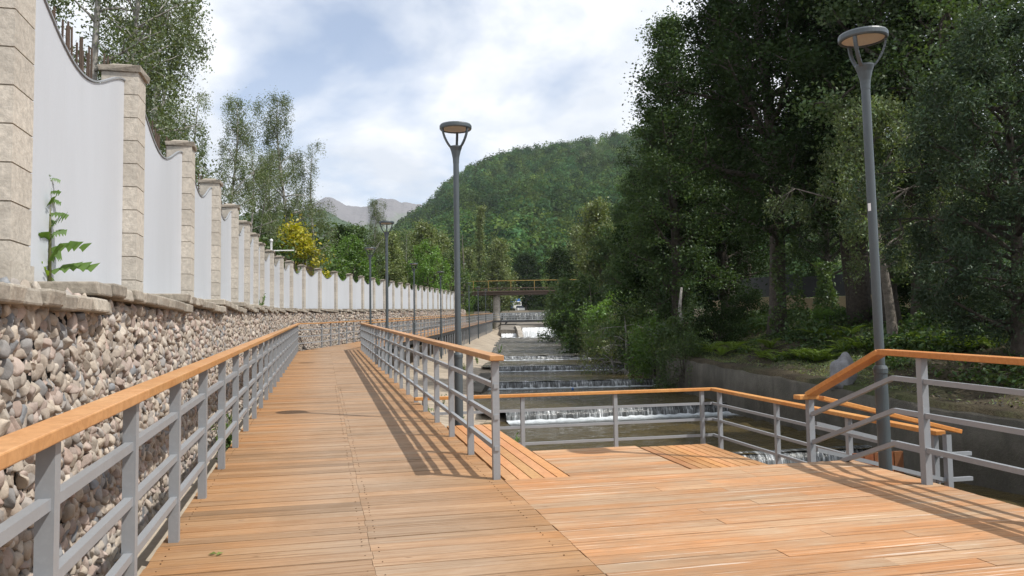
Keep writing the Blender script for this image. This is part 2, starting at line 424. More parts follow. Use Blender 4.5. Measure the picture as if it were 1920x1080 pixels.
def mat_panel():
    t = NT('white_panel'); p = t.obj()
    n = t.tex(1.3, t.mapping(p, scale=(1, 1, 0.25)), 5); n2 = t.tex(60, p, 2)
    c = t.mix((0.53, 0.555, 0.60), (0.47, 0.49, 0.525), t.ramp(n, [(0.4, 0.0), (0.8, 1.0)]))
    c = t.mix(c, (0.57, 0.595, 0.64), t.ramp(n2, [(0.55, 0.0), (0.8, 0.4)]))
    sp_ = t.n('ShaderNodeSeparateXYZ'); t.l(p, sp_.inputs[0])
    low = t.math('ADD', sp_.outputs['Z'], t.math('MULTIPLY', n, 0.25))
    c = t.mix(c, (0.42, 0.40, 0.36), t.ramp(low, [(0.08, 0.55), (0.28, 0.0)]))
    t.pbr(c, 0.5, None, 0, 0.4); return t.m
M['white'] = mat_panel()
def mat_ground():
    t = NT('bank_soil'); g = t.geo()
    n = t.tex(0.9, g, 8, 0.65); f = t.tex(14, g, 6, 0.7); n3 = t.tex(0.22, g, 5)
    c = t.mix((0.050, 0.040, 0.028), (0.095, 0.08, 0.05), t.ramp(n, [(0.4, 0.0), (0.62, 1.0)]))
    c = t.mix(c, (0.06, 0.085, 0.03), t.ramp(n3, [(0.48, 0.0), (0.6, 0.8)]))
    c = t.mix(c, (0.04, 0.033, 0.022), t.ramp(f, [(0.38, 0.7), (0.55, 0.0)]))
    t.pbr(c, 0.95, t.bump(f, 0.9, 0.04), 0, 0.15); return t.m
M['ground'] = mat_ground()
def mat_riverwall():
    t = NT('old_river_concrete'); g = t.geo()
    n = t.tex(1.2, g, 7, 0.6); st = t.tex(1.1, t.mapping(g, scale=(0.9, 0.9, 0.3)), 8, 0.72, 0.8); f = t.tex(16, g, 6, 0.7)
    c = t.mix((0.125, 0.113, 0.095), (0.068, 0.062, 0.052), t.ramp(n, [(0.35, 0.0), (0.65, 1.0)]))
    c = t.mix(c, (0.055, 0.05, 0.042), t.ramp(st, [(0.5, 0.0), (0.66, 0.9)]))
    c = t.mix(c, (0.09, 0.10, 0.06), t.ramp(f, [(0.5, 0.0), (0.75, 0.5)]))
    t.pbr(c, 0.9, t.bump(f, 0.6, 0.03), 0, 0.2); return t.m
M['rwall'] = mat_riverwall()
def mat_water(name, rough_water=False):
    t = NT(name); g = t.geo()
    m = t.mapping(g, rot=(0, 0, -0.1), scale=(1.0, 2.3, 1))
    a = t.tex(2.0, m, 3, 0.55, 0.6); b = t.tex(8.0 if not rough_water else 4.0, m, 4, 0.6, 0.4)
    h = t.math('ADD', t.math('MULTIPLY', a, 1.1), t.math('MULTIPLY', b, 0.7))
    col = t.mix((0.080, 0.060, 0.026), (0.050, 0.040, 0.019), a)
    if rough_water:
        fo = t.tex(2.6, t.mapping(g, scale=(1.0, 2.2, 1)), 8, 0.75, 0.5)
        col = t.mix(col, (0.34, 0.35, 0.36), t.ramp(fo, [(0.48, 0.0), (0.66, 0.75)]))
        col = t.mix(col, (0.10, 0.095, 0.085), t.ramp(b, [(0.3, 0.8), (0.45, 0.0)]))
        t.pbr(col, 0.25, t.bump(t.math('ADD', h, fo), 1.0, 0.25), 0, 0.5)
    else:
        t.pbr(col, 0.05, t.bump(h, 0.6, 0.10), 0, 0.2, IOR=1.33)
    return t.m
M['water'] = mat_water('river_water'); M['rapid'] = mat_water('rapid_water', True)
def mat_fall(name, lo, hi):
    t = NT(name); u = t.uv()
    s1 = t.tex(1.0, t.mapping(u, scale=(150, 2.2, 1)), 6, 0.7, 0.2); s2 = t.tex(1.0, t.mapping(u, scale=(38, 1.1, 1)), 3)
    f = t.math('ADD', t.math('MULTIPLY', s1, 0.65), t.math('MULTIPLY', s2, 0.35))
    c = t.ramp(f, [(lo, (0.035, 0.037, 0.036)), ((lo + hi) / 2, (0.17, 0.18, 0.185)), (hi, (0.78, 0.80, 0.82))])
    t.pbr(c, 0.18, t.bump(s1, 0.7, 0.05), 0, 0.5); return t.m
M['fallm'] = mat_fall('grey_weir_water', 0.40, 0.66); M['fall'] = mat_fall('cascade_water', 0.45, 0.65); M['fallw'] = mat_fall('white_weir_water', 0.26, 0.52)
def mat_foam():
    t = NT('foam'); u = t.uv(); g = t.geo()
    n = t.tex(5.0, t.mapping(g, scale=(1, 1.3, 1)), 8, 0.72, 0.6)
    s = t.n('ShaderNodeSeparateXYZ'); t.l(u, s.inputs[0])
    v = t.math('SUBTRACT', t.math('ADD', n, 0.42), s.outputs['Y'])
    c = t.ramp(v, [(0.18, (0.05, 0.05, 0.045)), (0.40, (0.30, 0.33, 0.34)), (0.70, (0.66, 0.70, 0.73))])
    t.pbr(c, 0.35, t.bump(n, 1.0, 0.08), 0, 0.5); return t.m
M['foam'] = mat_foam()
def mat_embank():
    t = NT('embankment_concrete'); g = t.geo()
    m = t.mapping(g, rot=(0, 0, 0.235))
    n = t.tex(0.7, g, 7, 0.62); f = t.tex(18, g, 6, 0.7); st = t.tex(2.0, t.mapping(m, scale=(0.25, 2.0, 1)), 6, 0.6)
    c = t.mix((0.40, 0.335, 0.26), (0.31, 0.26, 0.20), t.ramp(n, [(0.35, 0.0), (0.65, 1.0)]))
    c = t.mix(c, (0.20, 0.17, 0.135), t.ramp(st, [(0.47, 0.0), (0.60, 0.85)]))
    c = t.mix(c, (0.30, 0.26, 0.20), t.ramp(f, [(0.5, 0.0), (0.75, 0.6)]))
    br = t.n('ShaderNodeTexBrick'); t.l(t.mapping(m, rot=(0, 0, math.pi / 2)), br.inputs['Vector']); br.inputs['Scale'].default_value = 1.0
    br.inputs['Mortar Size'].default_value = 0.012; br.inputs['Brick Width'].default_value = 2.4; br.inputs['Row Height'].default_value = 1.3
    c = t.mix(c, (0.16, 0.135, 0.10), t.math('MULTIPLY', br.outputs['Fac'], 0.75))
    t.pbr(c, 0.92, t.bump(f, 0.4, 0.02), 0, 0.2); return t.m
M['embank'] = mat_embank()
M['rust'] = mat_tinted('rusty_steel', (0.12, 0.085, 0.065), 0.8, 12, 0.4, 0.3)
M['yellow'] = mat_paint('yellow_paint', (0.36, 0.235, 0.06), 0.5, 0.2)
M['darksteel'] = mat_paint('dark_steel', (0.045, 0.045, 0.05), 0.5, 0.2)
M['pier'] = mat_tinted('pier_concrete', (0.40, 0.36, 0.31), 0.9, 3, 0.4, 0.4, 0.03, 0.8)
M['apron'] = mat_tinted('wet_apron_concrete', (0.22, 0.195, 0.165), 0.7, 2.2, 0.5, 0.4, 0.03, 0.6)
M['blue'] = mat_paint('blue_paint', (0.04, 0.13, 0.38), 0.4)
M['wcar'] = mat_paint('white_paint', (0.75, 0.76, 0.78), 0.35, 0.04)
M['glass'] = mat_paint('dark_glass', (0.02, 0.025, 0.03), 0.1)
M['tyre'] = mat_paint('tyre_rubber', (0.02, 0.02, 0.02), 0.8)
M['tanwall'] = mat_tinted('tan_block_wall', (0.50, 0.39, 0.26), 0.9, 12, 0.25, 0.3, 0.01, 0.7)
M['boulder'] = mat_tinted('boulder_rock', (0.26, 0.26, 0.27), 0.9, 6, 0.35, 0.8, 0.05, 1.5)
M['rock_far'] = None
rng = np.random.default_rng(7)
random.seed(11)
# ------------------------------------------------------------------ terrain, one sheet to the horizon
def zbase(y): return 0.0335 * y if y < 190 else 0.0335 * 190 + 0.02 * (y - 190)
def sm(t): t = min(1, max(0, t)); return t * t * (3 - 2 * t)
def zground(x, y):
    f = FF(y) if y < 200 else FF(200)
    if y < 96:
        if x < f - 0.05: return ZCOP(y) - 0.12 + 0.25 * sm((f - x - 2) / 20)
    elif x < f + 3 and y >= 96:
        k = sm((y - 96) / 5)
        return (ZCOP(y) - 0.12) * (1 - k) + (zwalk2(min(y, 190)) - 0.2 + zbase(y) - zbase(min(y, 190))) * k
    wr = WR(y) if y < 135 else WR(135); wl = WL(y) if y < 135 else WL(135)
    if x <= wr + 0.1:
        if y > 128 and y < 500: return zbase(y) - 1.2 + 1.5 * sm((wl + 0.5 - x) / 5) + 1.4 * sm((y - 175) / 20)
        return zbase(y) - 4.2
    zt = ZWT(y) if y < 140 else zbase(y) - 0.5
    d = x - wr
    h = 0.10 + 1.15 * sm(d / 6.5) + 0.15 * sm((d - 7) / 20)
    return zt + h + (0.10 * math.sin(x * 1.3 + y * 0.7) + 0.07 * math.sin(x * 2.9 - y * 1.7)) * sm(d / 1.5)
def make_ground():
    ys = list(np.arange(-14, 70, 0.7)) + list(np.arange(70, 200, 3)) + list(np.geomspace(200, 12000, 26))
    V, F = [], []
    nx = None
    for y in ys:
        f = FF(min(y, 200)); wr = WR(min(y, 135))
        left = list(f - 0.10 - np.geomspace(0.01, 1, 14)[::-1] * 0 - (np.geomspace(1, 1 + max(300, y * 1.5), 14)[::-1] - 1))
        mid = [f - 0.02, f + 0.4, f + 1.5, f + 3.0, (f + wr) / 2, wr - 2.5, wr + 0.02]
        right = list(wr + 0.12 + np.arange(0, 16, 0.6)) + list(wr + 16 + np.geomspace(1, max(300, y * 1.5), 12))
        xs = left + mid + right
        nx = len(xs)
        for x in xs: V.append((x, y, zground(x, y)))
    n = len(ys)
    F = [(j * nx + i, j * nx + i + 1, (j + 1) * nx + i + 1, (j + 1) * nx + i) for j in range(n - 1) for i in range(nx - 1)]
    return struct(link('ground', fast_mesh('ground', V, F, M['ground'], None, True)))
make_ground()

# sloping concrete bank under the boardwalk
def make_embankment():
    ys = list(np.arange(-6, 60, 1.0)) + list(np.arange(60, 131, 3.0))
    b = MB(); cols = 12; V = []
    for y in ys:
        f = FF(y) + 0.1; e = RX(y); w = WL(y)
        zd = zdeck(y * 0.973 - e * 0.232) if y < 30.8 else zwalk2(y)
        zt = zd - ZDROP(y); zw = ZPOOL(y) - 0.15
        row = [(f, y, zt + 0.05), ((f + e) / 2, y, zt + 0.03), (e - 0.2, y, zt)]
        for k2 in range(1, cols + 1):
            t = k2 / cols
            row.append((e - 0.2 + (w + 0.25 - e + 0.2) * t, y, zt + (zw - 0.06 - zt) * t + 0.02 * math.sin(y * 0.9 + t * 5) * (0 < t < 1)))
        V += row
    nx = cols + 3
    F = [(j * nx + i, j * nx + i + 1, (j + 1) * nx + i + 1, (j + 1) * nx + i) for j in range(len(ys) - 1) for i in range(nx - 1)]
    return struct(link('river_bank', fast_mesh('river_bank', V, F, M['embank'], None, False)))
make_embankment()
# concrete strip between deck and wall
b = MB()
ys = np.arange(-4, 32, 0.6)
for y0, y1 in zip(ys[:-1], ys[1:]):
    q = []
    for y in (y0, y1):
        z = zdeck(0.973 * y + 0.232 * 0.26 * y) - 0.14
        q.append(((FF(y) + 0.1, y, z + 0.03 * math.sin(y * 3)), (FF(y) + 1.25, y, z - 0.05)))
    b.add([q[0][0], q[0][1], q[1][1], q[1][0]], [(0, 1, 2, 3)])
struct(b.build('ground_strip', M['conc']))

# river: pools, cascades, weirs
CASC = [((1.6, 8.6), (10.1, 10.6), -1.78, -1.46), ((0.70, 16.1), (8.3, 17.95), -1.46, -1.16), ((-0.25, 24.35), (7.2, 26.15), -1.16, -0.86),
        ((-1.25, 34.8), (6.6, 35.5), -0.86, -0.56), ((-1.0, 44.8), (6.6, 45.4), -0.56, -0.26), ((-1.0, 55.8), (6.8, 56.2), -0.26, 0.02)]
_rr = random.Random(5)
_waves = [(2 * math.pi / wl * math.cos(a), 2 * math.pi / wl * math.sin(a), _rr.uniform(0, 6.28), wl * 0.0075) for wl, a in ((0.28 + 0.075 * i + _rr.uniform(0, .04), math.pi / 2 + _rr.uniform(-0.9, 0.9)) for i in range(14))]
def ripple(x, y):                     # short choppy waves running down the stream
    k = 0.55 + 0.45 * math.sin(x * 0.9 + 1.3 * math.sin(y * 0.7)) * math.sin(y * 0.8 - x * 0.3)
    return k * sum(am * math.sin(kx * x + ky * y + ph) for kx, ky, ph, am in _waves)
def pool(name, pts, zs, mat):
    (l0, r0), (l1, r1) = pts
    b_ = MB(); nu, nv = (130, 170) if l0[1] > 8 and l0[1] < 30 else (60, 70)
    b_.grid(lambda u, v: ((l0[0] + (r0[0] - l0[0]) * u) * (1 - v) + (l1[0] + (r1[0] - l1[0]) * u) * v,
                          (l0[1] + (r0[1] - l0[1]) * u) * (1 - v) + (l1[1] + (r1[1] - l1[1]) * u) * v, zs[0] + (zs[1] - zs[0]) * v + ripple((l0[0] + (r0[0] - l0[0]) * u) * (1 - v) + (l1[0] + (r1[0] - l1[0]) * u) * v, (l0[1] + (r0[1] - l0[1]) * u) * (1 - v) + (l1[1] + (r1[1] - l1[1]) * u) * v)), nu, nv)
    return struct(b_.build(name, mat, smooth=True))
def wid(p, e): return (p[0] + e, p[1] + e * 0.1)
prev = ((3.5, -10), (14.6, -9))
for k, (l, r, zl, zh) in enumerate(CASC):
    pool('river_water', ((wid(prev[0], -0.8), wid(prev[1], 0.5)), (wid(l, -0.8), wid(r, 0.5))), (zl, zl), M['water'])
    # falling sheet: curved lip, then down
    fb = MB(); l3, r3 = np.array((*l, 0.)), np.array((*r, 0.))
    dn = np.array((0.12, -0.99, 0))
    prof = [(0.30, zh + 0.012), (0.08, zh + 0.005), (-0.02, zh - 0.035), (-0.07, zh - 0.12), (-0.10, (zl + zh) / 2), (-0.12, zl - 0.03)]
    nx = 60; NV = len(prof)
    wob = 0.02 * rng.standard_normal(nx + 1)
    vs, uv = [], []
    Lw = float(np.linalg.norm(r3 - l3))
    for j, (o, z) in enumerate(prof):
        for i in range(nx + 1):
            p = l3 + (r3 - l3) * i / nx - dn * o
            vs.append((p[0], p[1] + wob[i] * (j > 2), z)); uv.append((i / nx * Lw / 8.0, j / (NV - 1) * 0.5 + k))
    fb.add(vs, [(j * (nx + 1) + i, (j + 1) * (nx + 1) + i, (j + 1) * (nx + 1) + i + 1, j * (nx + 1) + i + 1) for j in range(NV - 1) for i in range(nx)], uvs=uv)
    struct(fb.build('river_cascade', M['fall'], smooth=True))
    fo = MB(); fw = 1.35 if k in (1, 2) else 0.8
    def ff_(u, v):
        p = l3 + (r3 - l3) * u + dn * (0.10 + v * fw)
        return (p[0], p[1], zl + 0.010 + 0.055 * (1 - v) ** 2 * 0.5 * (1 + math.sin(u * 147 + v * 9) * 0.4 + 0.5 * math.sin(u * 61 - v * 14)) * (v < 0.98) + 0.012 * random.random() * (v < 0.9))
    fo.grid(ff_, 160, 12)
    struct(fo.build('river_foam', M['foam'], smooth=True))
    prev = (l, r)
def rap(u, v):
    y = 56 + (105 - 56) * v
    x = (WL(y) - 0.8) * (1 - u) + (WR(y) + 0.4) * u
    z = 0.02 + 1.30 * v + 0.045 * math.sin(x * 2.1 + y * 1.3) * math.sin(y * 2.2 - x) + 0.03 * math.sin(x * 5 + y * 3.1)
    return (x, y, z)
b = MB(); b.grid(rap, 36, 160); struct(b.build('rapid_water', M['rapid'], smooth=True))
def weir(name, x0, x1, y, zl, zh, mat, over=0.5, nx=50):
    fb = MB(); vs, uv = [], []
    prof = [(0.6, zh + 0.02), (0.1, zh), (-0.05, zh - 0.1), (-over * 0.6, (zl + zh) / 2), (-over, zl - 0.05)]
    for j, (o, z) in enumerate(prof):
        for i in range(nx + 1):
            vs.append((x0 + (x1 - x0) * i / nx, y + o + (0.05 * rng.standard_normal() if j > 1 else 0), z)); uv.append((i / nx * (x1 - x0) / 8, j * 0.15))
    fb.add(vs, [(j * (nx + 1) + i, j * (nx + 1) + i + 1, (j + 1) * (nx + 1) + i + 1, (j + 1) * (nx + 1) + i) for j in range(len(prof) - 1) for i in range(nx)], uvs=uv)
    return struct(fb.build(name, mat, smooth=True))
weir('river_weir', 1.3, 6.2, 105, 1.25, 2.55, M['fallw'])
weir('river_weir', -1.5, 0.55, 105.3, 1.25, 1.95, M['fallw'])
fo = MB(); fo.grid(lambda u, v: (-1.4 + 7.4 * u, 104.6 - 5.0 * v, 1.32 - 0.13 * v + 0.04 * math.sin(u * 60 + v * 7)), 60, 8); struct(fo.build('river_foam', M['foam'], smooth=True))
b = MB(); b.hexa([(-1.6, 105.2, 0.9), (0.56, 105.2, 0.9), (0.56, 118, 2.8), (-1.6, 118, 2.8), (-1.6, 105.2, 2.35), (0.56, 105.2, 2.3), (0.56, 118, 3.8), (-1.6, 118, 3.8)])
b.hexa([(0.58, 105.6, 0.9), (6.6, 105.6, 0.9), (6.6, 118, 2.8), (0.58, 118, 2.8), (0.58, 105.6, 2.48), (6.6, 105.6, 2.48), (6.6, 118, 3.55), (0.58, 118, 3.55)])
struct(b.build('river_apron', M['apron']))
b = MB(); b.grid(lambda u, v: (-1.6 + 8.2 * u, 118 + 7.5 * v, 3.86 + 0.2 * v), 6, 6); struct(b.build('rapid_water', M['foam']))
weir('river_weir', -3.6, 7.2, 125, 4.0, 5.1, M['fall'])
b = MB(); b.box(-6, 9, 125.7, 127, 2, 5.12); b.box(-6, -3.6, 124.6, 125.65, 2, 5.4); struct(b.build('river_sill', M['pier']))
b = MB(); b.grid(lambda u, v: (-5 + 13 * u, 127 + 60 * v, 5.2 + 0.9 * v), 6, 20); struct(b.build('river_water', M['water']))
# curved concrete divider on the weir
b = MB(); pts = [(0.55, 108.5, 2.9), (0.6, 107, 2.85), (0.75, 105.4, 2.7), (0.95, 104.2, 2.1), (1.1, 103.4, 1.35)]
for i in range(len(pts) - 1):
    p, q = pts[i], pts[i + 1]
    b.hexa([(p[0] - .3, p[1], 0.8), (p[0] + .3, p[1], 0.8), (q[0] + .3, q[1] + 0.004, 0.8), (q[0] - .3, q[1] + 0.004, 0.8), (p[0] - .3, p[1], p[2]), (p[0] + .3, p[1], p[2]), (q[0] + .3, q[1] + 0.004, q[2]), (q[0] - .3, q[1] + 0.004, q[2])][0:8])
tag(b.build('weir_divider', M['pier']), 'curved concrete divider splitting the white weir below the footbridge', 'divider')
# right river wall
b = MB(); V = []
ys = list(np.arange(-12, 60, 0.5)) + list(np.arange(60, 133, 3.0))
for y in ys:
    x = WR(y); z = ZWT(y); j = 0.02 * math.sin(y * 2.3) + 0.015 * math.sin(y * 5.1)
    V += [(x, y, z - 3.5), (x + 0.02, y, z - 0.65), (x + 0.05, y, z + j), (x + 0.42, y, z + j + 0.02), (x + 0.45, y, z - 1.5)]
F = [(j * 5 + i, (j + 1) * 5 + i, (j + 1) * 5 + i + 1, j * 5 + i + 1) for j in range(len(ys) - 1) for i in range(4)]
tag(link('river_wall', fast_mesh('river_wall', V, F, M['rwall'])), 'stained grey concrete retaining wall along the far side of the river', 'wall')
# short concrete wing at the left bank by the third cascade
b = MB()
b.hexa([(-1.75, 32.6, -1.4), (-1.25, 32.4, -1.4), (-0.95, 36.5, -1.2), (-1.5, 36.6, -1.2), (-1.75, 32.6, -0.75), (-1.3, 32.4, -0.8), (-0.95, 36.5, -0.25), (-1.5, 36.6, -0.22)])
tag(b.build('wing_wall', M['rwall']), 'dark low concrete wing wall at the left end of the cascade by the bank', 'wall')

# ------------------------------------------------------------------ boardwalk
def board_tint(lo=0.82, hi=1.14):
    k = random.uniform(lo, hi); w = random.uniform(-0.06, 0.06)
    if random.random() < 0.08: k *= 0.82
    return (k * (1 + w), k, k * (1 - w))
def deck_boards(b, s0, s1, cols, pitch=0.145, gap=0.006, zoff=0.0, thick=0.028, tl=(0.82, 1.14)):
    s = s0
    row = 0
    while s < s1:
        for ci, (p0, p1) in enumerate(cols):
            e0 = p0 if ci == 0 else p0 + 0.0012; e1 = p1 - 0.0012
            if len(cols) > 1 and ci == 0: jn = random.uniform(-0.006, 0.006)
            if len(cols) > 1: e1 += jn * (ci == 0); e0 += jn * (ci == 1)
            ja = random.uniform(-0.006, 0.001) if ci == 0 else 0; jb = random.uniform(-0.004, 0.003) if ci == len(cols) - 1 else 0
            dz = random.uniform(-0.0018, 0.0018)
            q = []
            for zz in (-thick, 0):
                for (ss, pp) in ((s + gap / 2, e0 + ja), (s + gap / 2, e1 + jb), (s + pitch - gap / 2, e1 + jb), (s + pitch - gap / 2, e0 + ja)):
                    q.append(sp3(ss, pp, zdeck(ss) + zz + zoff + dz))
            b.hexa(q, board_tint(*tl))
        s += pitch; row += 1
walk = MB(); deck_boards(walk, -7, 31.2, [(-0.97, 0.28), (0.28, 1.4815)], gap=0.006, tl=(0.86, 1.12))
for s in np.arange(1.0, 16, 0.145):      # screw heads in pairs at the board ends
    for p_ in (-0.90, 0.235, 0.325, 1.36):
        for ds_ in (0.045, 0.105):
            if random.random() < 0.35: continue
            walk.obox(sp3(s + ds_, p_ + random.uniform(-.006, .006), zdeck(s + ds_) + 0.002), np.array((*NRM, 0)) * 0.004, np.array((*U, 0)) * 0.003, (0, 0, 0.002), (0.4, 0.37, 0.34))
w_o = struct(walk.build('boardwalk', M['deck']))
# the turn and the second stretch
bend = MB()
PL, PR = np.array((-8.42, 31.05)), np.array((-5.72, 30.55))
l0 = np.array(sp(31.2, -0.97)); r0 = np.array(sp(31.2, 1.475))
def second_xy(y, side):   # left/right edges beyond the turn
    r_ = RX(y)
    return (r_ if side else r_ - 2.40 - 0.2 * sm((33 - y) / 3))
rows = [(l0, r0)]
y = 31.25
LB = [(l0, zdeck(31.2)), ]
ysr = np.arange(0, 1.0001, 1 / 8)
tgt_l, tgt_r = np.array((second_xy(33.0, 0), 33.0)), np.array((RX(31.6), 31.6))
for t in ysr[1:]: rows.append((l0 + (tgt_l - l0) * t, r0 + (tgt_r - r0) * t))
yl, yr = 33.0, 31.6
while yr < 112:
    yl += 0.29 if yl - yr < 0.4 or True else 0.29
    yr += 0.29 if yl - yr < 0.25 else 0.305
    rows.append((np.array((second_xy(yl, 0), yl)), np.array((RX(yr), yr))))
def zw(p): 
    return ip(p[1], [30.0, 30.8, 200], [zdeck(31.0), 1.0, zwalk2(200)])
for (a, b_), (c, d) in zip(rows[:-1], rows[1:]):
    g = 0.02
    a2, b2 = a + (c - a) * g, b_ + (d - b_) * g
    z = [zw(a2), zw(b2), zw(d), zw(c)]
    q = [(*p, zz - 0.03) for p, zz in zip((a2, b2, d, c), z)] + [(*p, zz) for p, zz in zip((a2, b2, d, c), z)]
    bend.hexa(q, board_tint(0.9, 1.08))
w2 = struct(bend.build('boardwalk', M['deck']))
# edge beams and posts that carry the second stretch
be = MB(); 
pts = [(RX(yy) - 0.06, yy, zwalk2(yy) - 0.135) for yy in np.arange(31.5, 112, 1.5)]
be.sweep(pts, 0.08, 0.2)
pts = [(second_xy(yy, 0) + 0.06, yy, zwalk2(yy) - 0.135) for yy in np.arange(33.5, 112, 1.5)]
be.sweep(pts, 0.08, 0.2)
pts = [sp3(s, 1.42, zdeck(s) - 0.13) for s in np.arange(-6, 31, 1.5)]; be.sweep(pts, 0.07, 0.19)
pts = [sp3(s, -0.92, zdeck(s) - 0.13) for s in np.arange(-6, 31, 1.5)]; be.sweep(pts, 0.07, 0.19)
be.build('edge_beam', M['darksteel'], w2)
sp_mesh = MB(); sp_mesh.box(-0.04, 0.04, -0.04, 0.04, -2.2, 0); sp_me = sp_mesh.mesh('support_post', M['steel'])
for yy in np.arange(33, 111, 1.45):
    link('support_post', sp_me, w2, (RX(yy) - 0.05, yy, zwalk2(yy) - 0.235))
for s in np.arange(12.5, 31, 2.0):
    x, yv = sp(s, 1.40); link('support_post', sp_me, w_o, (x, yv, zdeck(s) - 0.23))
# platform on the right
PE = 4.84
pl = MB()
s_ = -7.0
while s_ < 6.56:
    c_ = random.choice([2.6, 3.1, 3.6, 4.1]); deck_boards(pl, s_, s_ + 0.1, [(1.486, c_), (c_, PE)], pitch=0.145, gap=0.006, tl=(0.89, 1.09)); s_ += 0.145
deck_boards(pl, 6.62, 7.84, [(2.075, 3.19)], pitch=0.145, gap=0.0075, tl=(0.85, 1.15))
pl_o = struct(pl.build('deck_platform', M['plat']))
sl = MB()
def strips(b, s0, s1, p0, p1, n):
    w = (p1 - p0) / n
    for k in range(n):
        a, c = p0 + k * w + 0.006, p0 + (k + 1) * w - 0.006
        q = [sp3(s, p, zdeck(s) + z) for z in (-0.035, 0.0) for (s, p) in ((s0, a), (s0, c), (s1, c), (s1, a))]
        kk = random.uniform(0.8, 1.2); b.hexa(q, (kk * random.uniform(0.95, 1.08), kk, kk * random.uniform(0.85, 1.05)))
strips(sl, 6.63, 9.95, 1.50, 2.065, 5); strips(sl, 6.62, 7.84, 3.205, 3.97, 8)
sl.build('slat_strip', M['slat'], pl_o)
un = MB()
for (s0, p0, s1, p1) in ((-6, PE - 0.05, 6.55, PE - 0.05), (6.57, 1.5, 6.57, PE - 0.1), (7.80, 2.0, 7.80, 3.95), (6.65, 3.93, 7.75, 3.93), (6.7, 2.03, 9.9, 2.03), (-6, 3.2, 6.5, 3.2)):
    un.bar(sp3(s0, p0, zdeck(s0) - 0.14), sp3(s1, p1, zdeck(s1) - 0.14), 0.07, 0.2)
un.build('joist', M['darksteel'], pl_o)
# lower terrace by the water and the steps to it
ZT = lambda s: 0.032 * s - 0.935
te = MB(); s = 6.7
while s < 12.45:
    p0 = 3.99 if s < 7.85 else 1.55
    q = [sp3(ss, pp, ZT(ss) + z) for z in (-0.03, 0) for (ss, pp) in ((s, p0), (s, 6.42), (s + 0.139, 6.42), (s + 0.139, p0))]
    te.hexa(q, board_tint()); s += 0.145
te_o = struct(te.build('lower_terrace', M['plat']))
tp = MB(); tp.box(-0.05, 0.05, -0.05, 0.05, -1.6, 0); tpm = tp.mesh('support_post', M['steel'])
for s_, p_ in ((12.3, 1.7), (12.3, 3.2), (12.3, 4.8), (12.3, 6.3), (10, 6.3), (7.2, 6.3)):
    x, yv = sp(s_, p_); link('support_post', tpm, te_o, (x, yv, ZT(s_) - 0.04))
tb = MB(); tb.bar(sp3(12.38, 1.6, ZT(12.38) - 0.13), sp3(12.38, 6.38, ZT(12.38) - 0.13), 0.07, 0.19); tb.bar(sp3(6.8, 6.36, ZT(6.8) - 0.13), sp3(12.3, 6.36, ZT(12.3) - 0.13), 0.07, 0.19)
tb.build('edge_beam', M['darksteel'], te_o)
st = MB()
for k in range(5):
    z = zdeck(6.6) - 0.16 * (k + 1); s0 = 6.62 + 0.27 * k
    for a in (0, 0.135):
        q = [sp3(ss, pp, z + zz) for zz in (-0.035, 0) for (ss, pp) in ((s0 + a, 4.0), (s0 + a, 4.72), (s0 + a + 0.128, 4.72), (s0 + a + 0.128, 4.0))]
        st.hexa(q, board_tint())
st_o = tag(st.build('wooden_steps', M['slat']), 'short wooden steps dropping from the platform edge to the lower terrace', 'steps')
sg = MB()
for p_ in (4.015, 4.74):
    sg.bar(sp3(6.64, p_, zdeck(6.6) - 0.26), sp3(8.0, p_, ZT(8.0) + 0.03), 0.03, 0.2)
sg.build('stringer', M['darksteel'], st_o)

